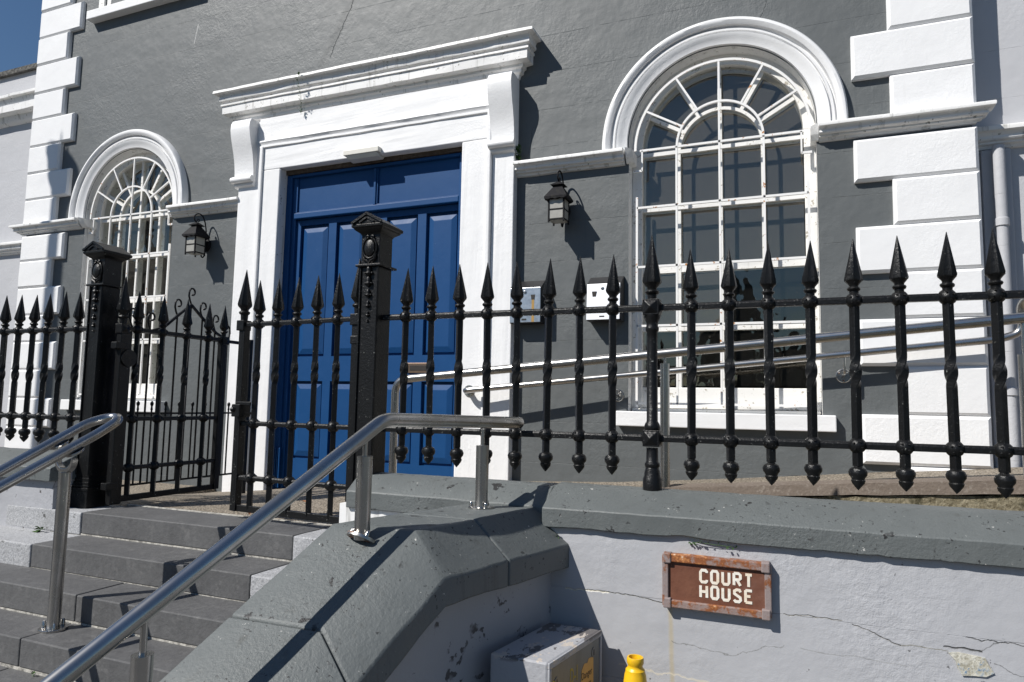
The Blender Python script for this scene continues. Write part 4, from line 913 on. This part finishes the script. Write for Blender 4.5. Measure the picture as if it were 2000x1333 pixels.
letterbox(-1.282, 'shining steel letterbox beside the right arched window', False)

# ---------------------------------------------------------------- light fitting over the door
t = thing('door_light', 'off-white bulkhead light fitting under the door lintel', 'light', (-3.12, -.06, 3.52))
MB().box(-3.284, -2.957, -.135, .0, 3.545, 3.585).part('housing', 'plastic', t, bevel=.004)
m = MB(); m.loft([[(x, y, z) for y, z in ((-.13,3.5445),(-.11,3.515),(-.03,3.512),(-.005,3.5445))] for x in (-3.262, -2.975)]); m.part('diffuser', 'plastic', t, bevel=.006)

# ---------------------------------------------------------------- COURT HOUSE sign
SG = thing('court_house_sign', 'rusty brown metal sign reading COURT HOUSE on the street wall', 'sign', (-.27, -1.92, .98))
sx0, sx1, sz0, sz1, sy = -.457, -.087, .889, 1.076, -1.916
MB().box(sx0+.02, sx1-.02, sy-.008, sy+.012, sz0+.018, sz1-.018).part('board', 'sign', SG)
fw_ = .026
for b in ((sx0, sx1, sz1-fw_-.002, sz1), (sx0, sx1, sz0, sz0+fw_)): MB().box(b[0]+.02, b[1]-.02, sy-.019, sy+.014, b[2], b[3]).part('frame_bar', 'rustbar', SG, bevel=.003)
for x in (sx0, sx1-.022): MB().box(x, x+.022, sy-.018, sy+.014, sz0+.004, sz1-.004).part('frame_bar', 'sign_frame', SG, bevel=.003)
for x in (sx0+.004, sx1-.032):
    for z in (sz0-.003, sz1-.033): MB().box(x, x+.028, sy-.024, sy+.014, z, z+.036).part('corner_clip', 'sign_frame', SG, bevel=.004)
GL = {'C': [[(1,.8),(1,.9),(.85,1),(.2,1),(0,.85),(0,.15),(.2,0),(.85,0),(1,.1),(1,.2)]], 'O': [[(.5,1),(.8,1),(1,.85),(1,.15),(.8,0),(.2,0),(0,.15),(0,.85),(.2,1),(.5,1)]], 'U': [[(0,1),(0,.15),(.2,0),(.8,0),(1,.15),(1,1)]],
      'R': [[(0,0),(0,1)], [(0,1),(.75,1),(1,.88),(1,.6),(.75,.48),(0,.48)], [(.45,.48),(1,0)]], 'T': [[(0,1),(1,1)], [(.5,1),(.5,0)]], 'H': [[(0,0),(0,1)], [(1,0),(1,1)], [(0,.5),(1,.5)]],
      'S': [[(1,.82),(.85,.98),(.4,1),(.05,.88),(.05,.66),(.5,.5),(.95,.36),(1,.15),(.75,0),(.2,0),(0,.14)]], 'E': [[(0,0),(0,1)], [(0,1),(1,1)], [(0,.52),(.75,.52)], [(0,0),(1,0)]]}
for word, zb, hh in (('COURT', .9885, .0405), ('HOUSE', .9345, .040)):
    for i, ch in enumerate(word):
        x = -.323+i*.0378; m = MB(); wd = .0215; jj = random.uniform(-.0008, .0008)
        for s in GL[ch]: m.ribbon([(x+u*wd, sy-.0082-.0002*GL[ch].index(s), zb+jj+v*hh) for u, v in s], .0092, .0012)
        m.part('letter', 'cream', SG)

# ---------------------------------------------------------------- meter cabinet against the stair wall
CB = thing('meter_cabinet', 'grey peeling metal cabinet with danger sticker in the wall corner', 'cabinet', (-.84, -2.08, 0))
ct = [(-.946,-2.350),(-.744,-2.357),(-.679,-1.962),(-.876,-1.958)]; zt_ = .785
m = MB(); m.loft([[(x, y, z) for x, y in ct] for z in (.0, zt_)]); m.part('body', 'cabinet', CB, bevel=.006)
A, B = Vector((-.744,-2.357,0)), Vector((-.679,-1.962,0)); dd = (B-A).normalized(); nn = Vector((dd.y, -dd.x, 0))
def on_door(u, z, h): p = A+dd*u+nn*h; return (p.x, p.y, z)
def slab(u0, u1, z0, z1, h0, h1, nm, mat, par, **k):
    m = MB(); m.loft([[on_door(u0,z0,h), on_door(u1,z0,h), on_door(u1,z1,h), on_door(u0,z1,h)] for h in (h0, h1)]); return m.part(nm, mat, par, **k)
LN = (B-A).length
for u0, u1, z0, z1 in ((.0, LN, zt_-.020, zt_), (.0, .014, .02, zt_-.0205), (LN-.012, LN, .02, zt_-.0205)): slab(u0, u1, z0, z1, 0.0005, .009, 'door_frame', 'cabinet', CB, bevel=.002)
dr = slab(.016, LN-.014, .03, zt_-.023, .0005, .0045, 'door', 'cabdoor', CB)
for u, z in ((.055, zt_-.075), (LN-.065, zt_-.060)):
    m = MB(); rg_ = lambda r, h: [on_door(u+r*cos(2*pi*j/16), z+r*1.1*sin(2*pi*j/16), h) for j in range(16)]
    m.loft([rg_(.016,.0045), rg_(.016,.0065), rg_(.013,.007), rg_(.002,.007)]); lk = m.part('lock', 'cabdoor', dr, smooth=True)
    slab(u-.003, u+.003, z-.010, z+.010, .0071, .0076, 'key_slot', 'hole', lk)
slab(.020, .048, zt_-.16, zt_-.065, .0048, .0054, 'tape', 'tape', dr)
m = MB(); st = [(.205,-.075),(.225,-.058),(.250,-.062),(.262,-.05),(.30,-.055),(.30,-.25),(.235,-.25),(.225,-.20),(.21,-.16),(.20,-.12)]
m.loft([[on_door(u+.035, zt_+z-.02, h) for u, z in st] for h in (.0048, .0054)]); m.part('danger_sticker', 'sticker', dr)
def text(body, size, u, z, nm, mat, par, h=.0058, sx=1.0):
    cu = bpy.data.curves.new(nm, 'FONT'); cu.body = body; cu.size = size; cu.extrude = .0002; cu.resolution_u = 3
    to = bpy.data.objects.new(nm, cu); COL.objects.link(to); bpy.context.view_layer.update()
    me = bpy.data.meshes.new_from_object(to.evaluated_get(bpy.context.evaluated_depsgraph_get())); bpy.data.objects.remove(to); bpy.data.curves.remove(cu)
    for v in me.vertices: v.co = Vector(on_door(u+v.co.x*sx, z+v.co.y, h+v.co.z))
    me.materials.clear(); me.materials.append(MT[mat]); return place(nm, me, par)
text('Danger', .034, .238, zt_-.128, 'lettering', 'print', dr, sx=.85); text('Keep away', .020, .245, zt_-.158, 'lettering', 'print', dr, sx=.80); text('D-1', .075, .150, zt_-.115, 'lettering', 'marker', dr, .005, .55)
slab(.246, .328, zt_-.170, zt_-.168, .0056, .0060, 'printed_line', 'print', dr)

# ---------------------------------------------------------------- yellow cone
CN = thing('traffic_cone', 'yellow plastic traffic cone in front of the street wall', 'cone', (-.518, -2.1, 0))
m = MB().lathe([(.155,.02),(.150,.04),(.125,.08),(.0415,.655),(.036,.700),(.0325,.712),(.0325,.716),(.027,.722),(.0245,.727),(.0255,.733),(.0285,.738),(.0285,.752),(.027,.757),(.022,.757),(.020,.745),(.019,.70)], -.518, -2.1, 28); m.part('cone_body', 'cone', CN, smooth=True)
MB().box(-.70, -.336, -2.28, -1.92, .004, .035).part('cone_base', 'cone', CN, bevel=.012)

# ---------------------------------------------------------------- small plants and leaves
def leaf(m, p, d, L, wd, up_=Vector((0,0,1))):
    d = d.normalized(); s = d.cross(up_); s = s.normalized() if s.length > .01 else Vector((1,0,0)); nrm = s.cross(d)
    pts = [(0,0),(.35,.5),(.7,.42),(1,0),(.7,-.42),(.35,-.5)]
    m.add([tuple(p+d*(L*a)+s*(wd*b)+nrm*(L*.18*(a*(1-a))*4 - abs(b)*L*.1)) for a, b in pts], [(0,1,2,3),(0,3,4,5)])
def plant(label, pts, n, L, seed, mat='leaf'):
    rnd = random.Random(seed); t = thing('weed', label, 'plant', pts[0]); st_ = MB()
    P = [Vector(p) for p in pts]
    st_.tube([tuple(p) for p in P], .0012, 5).part('stem', 'leaf', t)
    m = MB()
    for i in range(n):
        f = rnd.random()*(len(P)-1); k = min(int(f), len(P)-2); p = P[k].lerp(P[k+1], f-k)
        d = Vector((rnd.uniform(-1,1), rnd.uniform(-1.2,-.1), rnd.uniform(-.6,.9)))
        leaf(m, p+d*.006, d, L*rnd.uniform(.6,1.3), L*rnd.uniform(.5,.9), Vector((rnd.uniform(-.3,.3), -.6, 1)))
    m.part('leaves', mat, t)
plant('thin creeper hanging down the cornice above the door', [(-3.71,-.19,4.27),(-3.715,-.205,4.22),(-3.73,-.15,4.15),(-3.72,-.15,4.08),(-3.75,-.10,4.02),(-3.755,-.095,3.97)], 34, .018, 3)
plant('small green fern beside the door bracket above the string course', [(-1.815,-.02,3.35),(-1.81,-.05,3.40),(-1.805,-.04,3.45)], 22, .038, 5)
plant('tiny weeds growing under the coping above the sign', [(-.36,-1.90,1.115),(-.33,-1.915,1.122),(-.27,-1.915,1.118),(-.20,-1.91,1.115)], 18, .011, 8)
plant('small weed in the corner where the two copings meet', [(-.87,-1.90,1.10),(-.865,-1.915,1.09),(-.86,-1.92,1.075)], 16, .014, 9)
plant('single green leaf sprig on the granite kerb left of the steps', [(-3.90,-1.905,.862),(-3.86,-1.91,.872),(-3.83,-1.91,.874)], 9, .035, 12)
plant('tiny weed in the joint at the foot of a step riser', [(-2.80,-2.60,.505),(-2.79,-2.605,.512),(-2.785,-2.606,.516)], 10, .011, 14)
for i, (x, y, r, lb) in enumerate(((-2.55,-1.45,.4,'brown dead leaf on the forecourt behind the closed gate leaf'),(-2.25,-1.42,1.2,'brown dead leaf on the forecourt by the right gate pillar'),(-2.75,-1.53,2.2,'brown dead leaf on the forecourt edge above the top step'),(-2.75,-1.05,2.9,'brown dead leaf on the forecourt farther back'))):
    m = MB(); leaf(m, Vector((0,0,.004)), Vector((cos(r), sin(r), .1)), .06, .022); o = m.part('dead_leaf', 'dryleaf', None, loc=(x, y, floor_z(x, y)+.003)); tag(o, lb, 'leaf', 'dead leaves on the forecourt')

# ---------------------------------------------------------------- street lamp whose shadow crosses the left quoins
SL_ = thing('street_lamp', 'slim grey street lamp left of the view, its shadow crossing the left quoins', 'street lamp', (-9.03, -2.6, 0))
MB().lathe([(.14,.0),(.14,.05),(.105,.12),(.10,1.1),(.075,1.18),(.068,1.3),(.058,6.9),(.07,6.92),(.07,6.97),(.05,7.0)], -9.03, -2.6, 18).part('pole', 'lantern', SL_, smooth=True)
MB().lathe([(.04,6.99),(.12,7.05),(.15,7.28),(.17,7.30),(.06,7.40),(.03,7.43),(.012,7.50),(.004,7.60)], -9.03, -2.6, 12).part('lamp_head', 'lantern', SL_, smooth=True)
MB().box(-9.08, -8.98, -2.712, -2.698, .35, .85).part('access_door', 'lantern', SL_, bevel=.003)
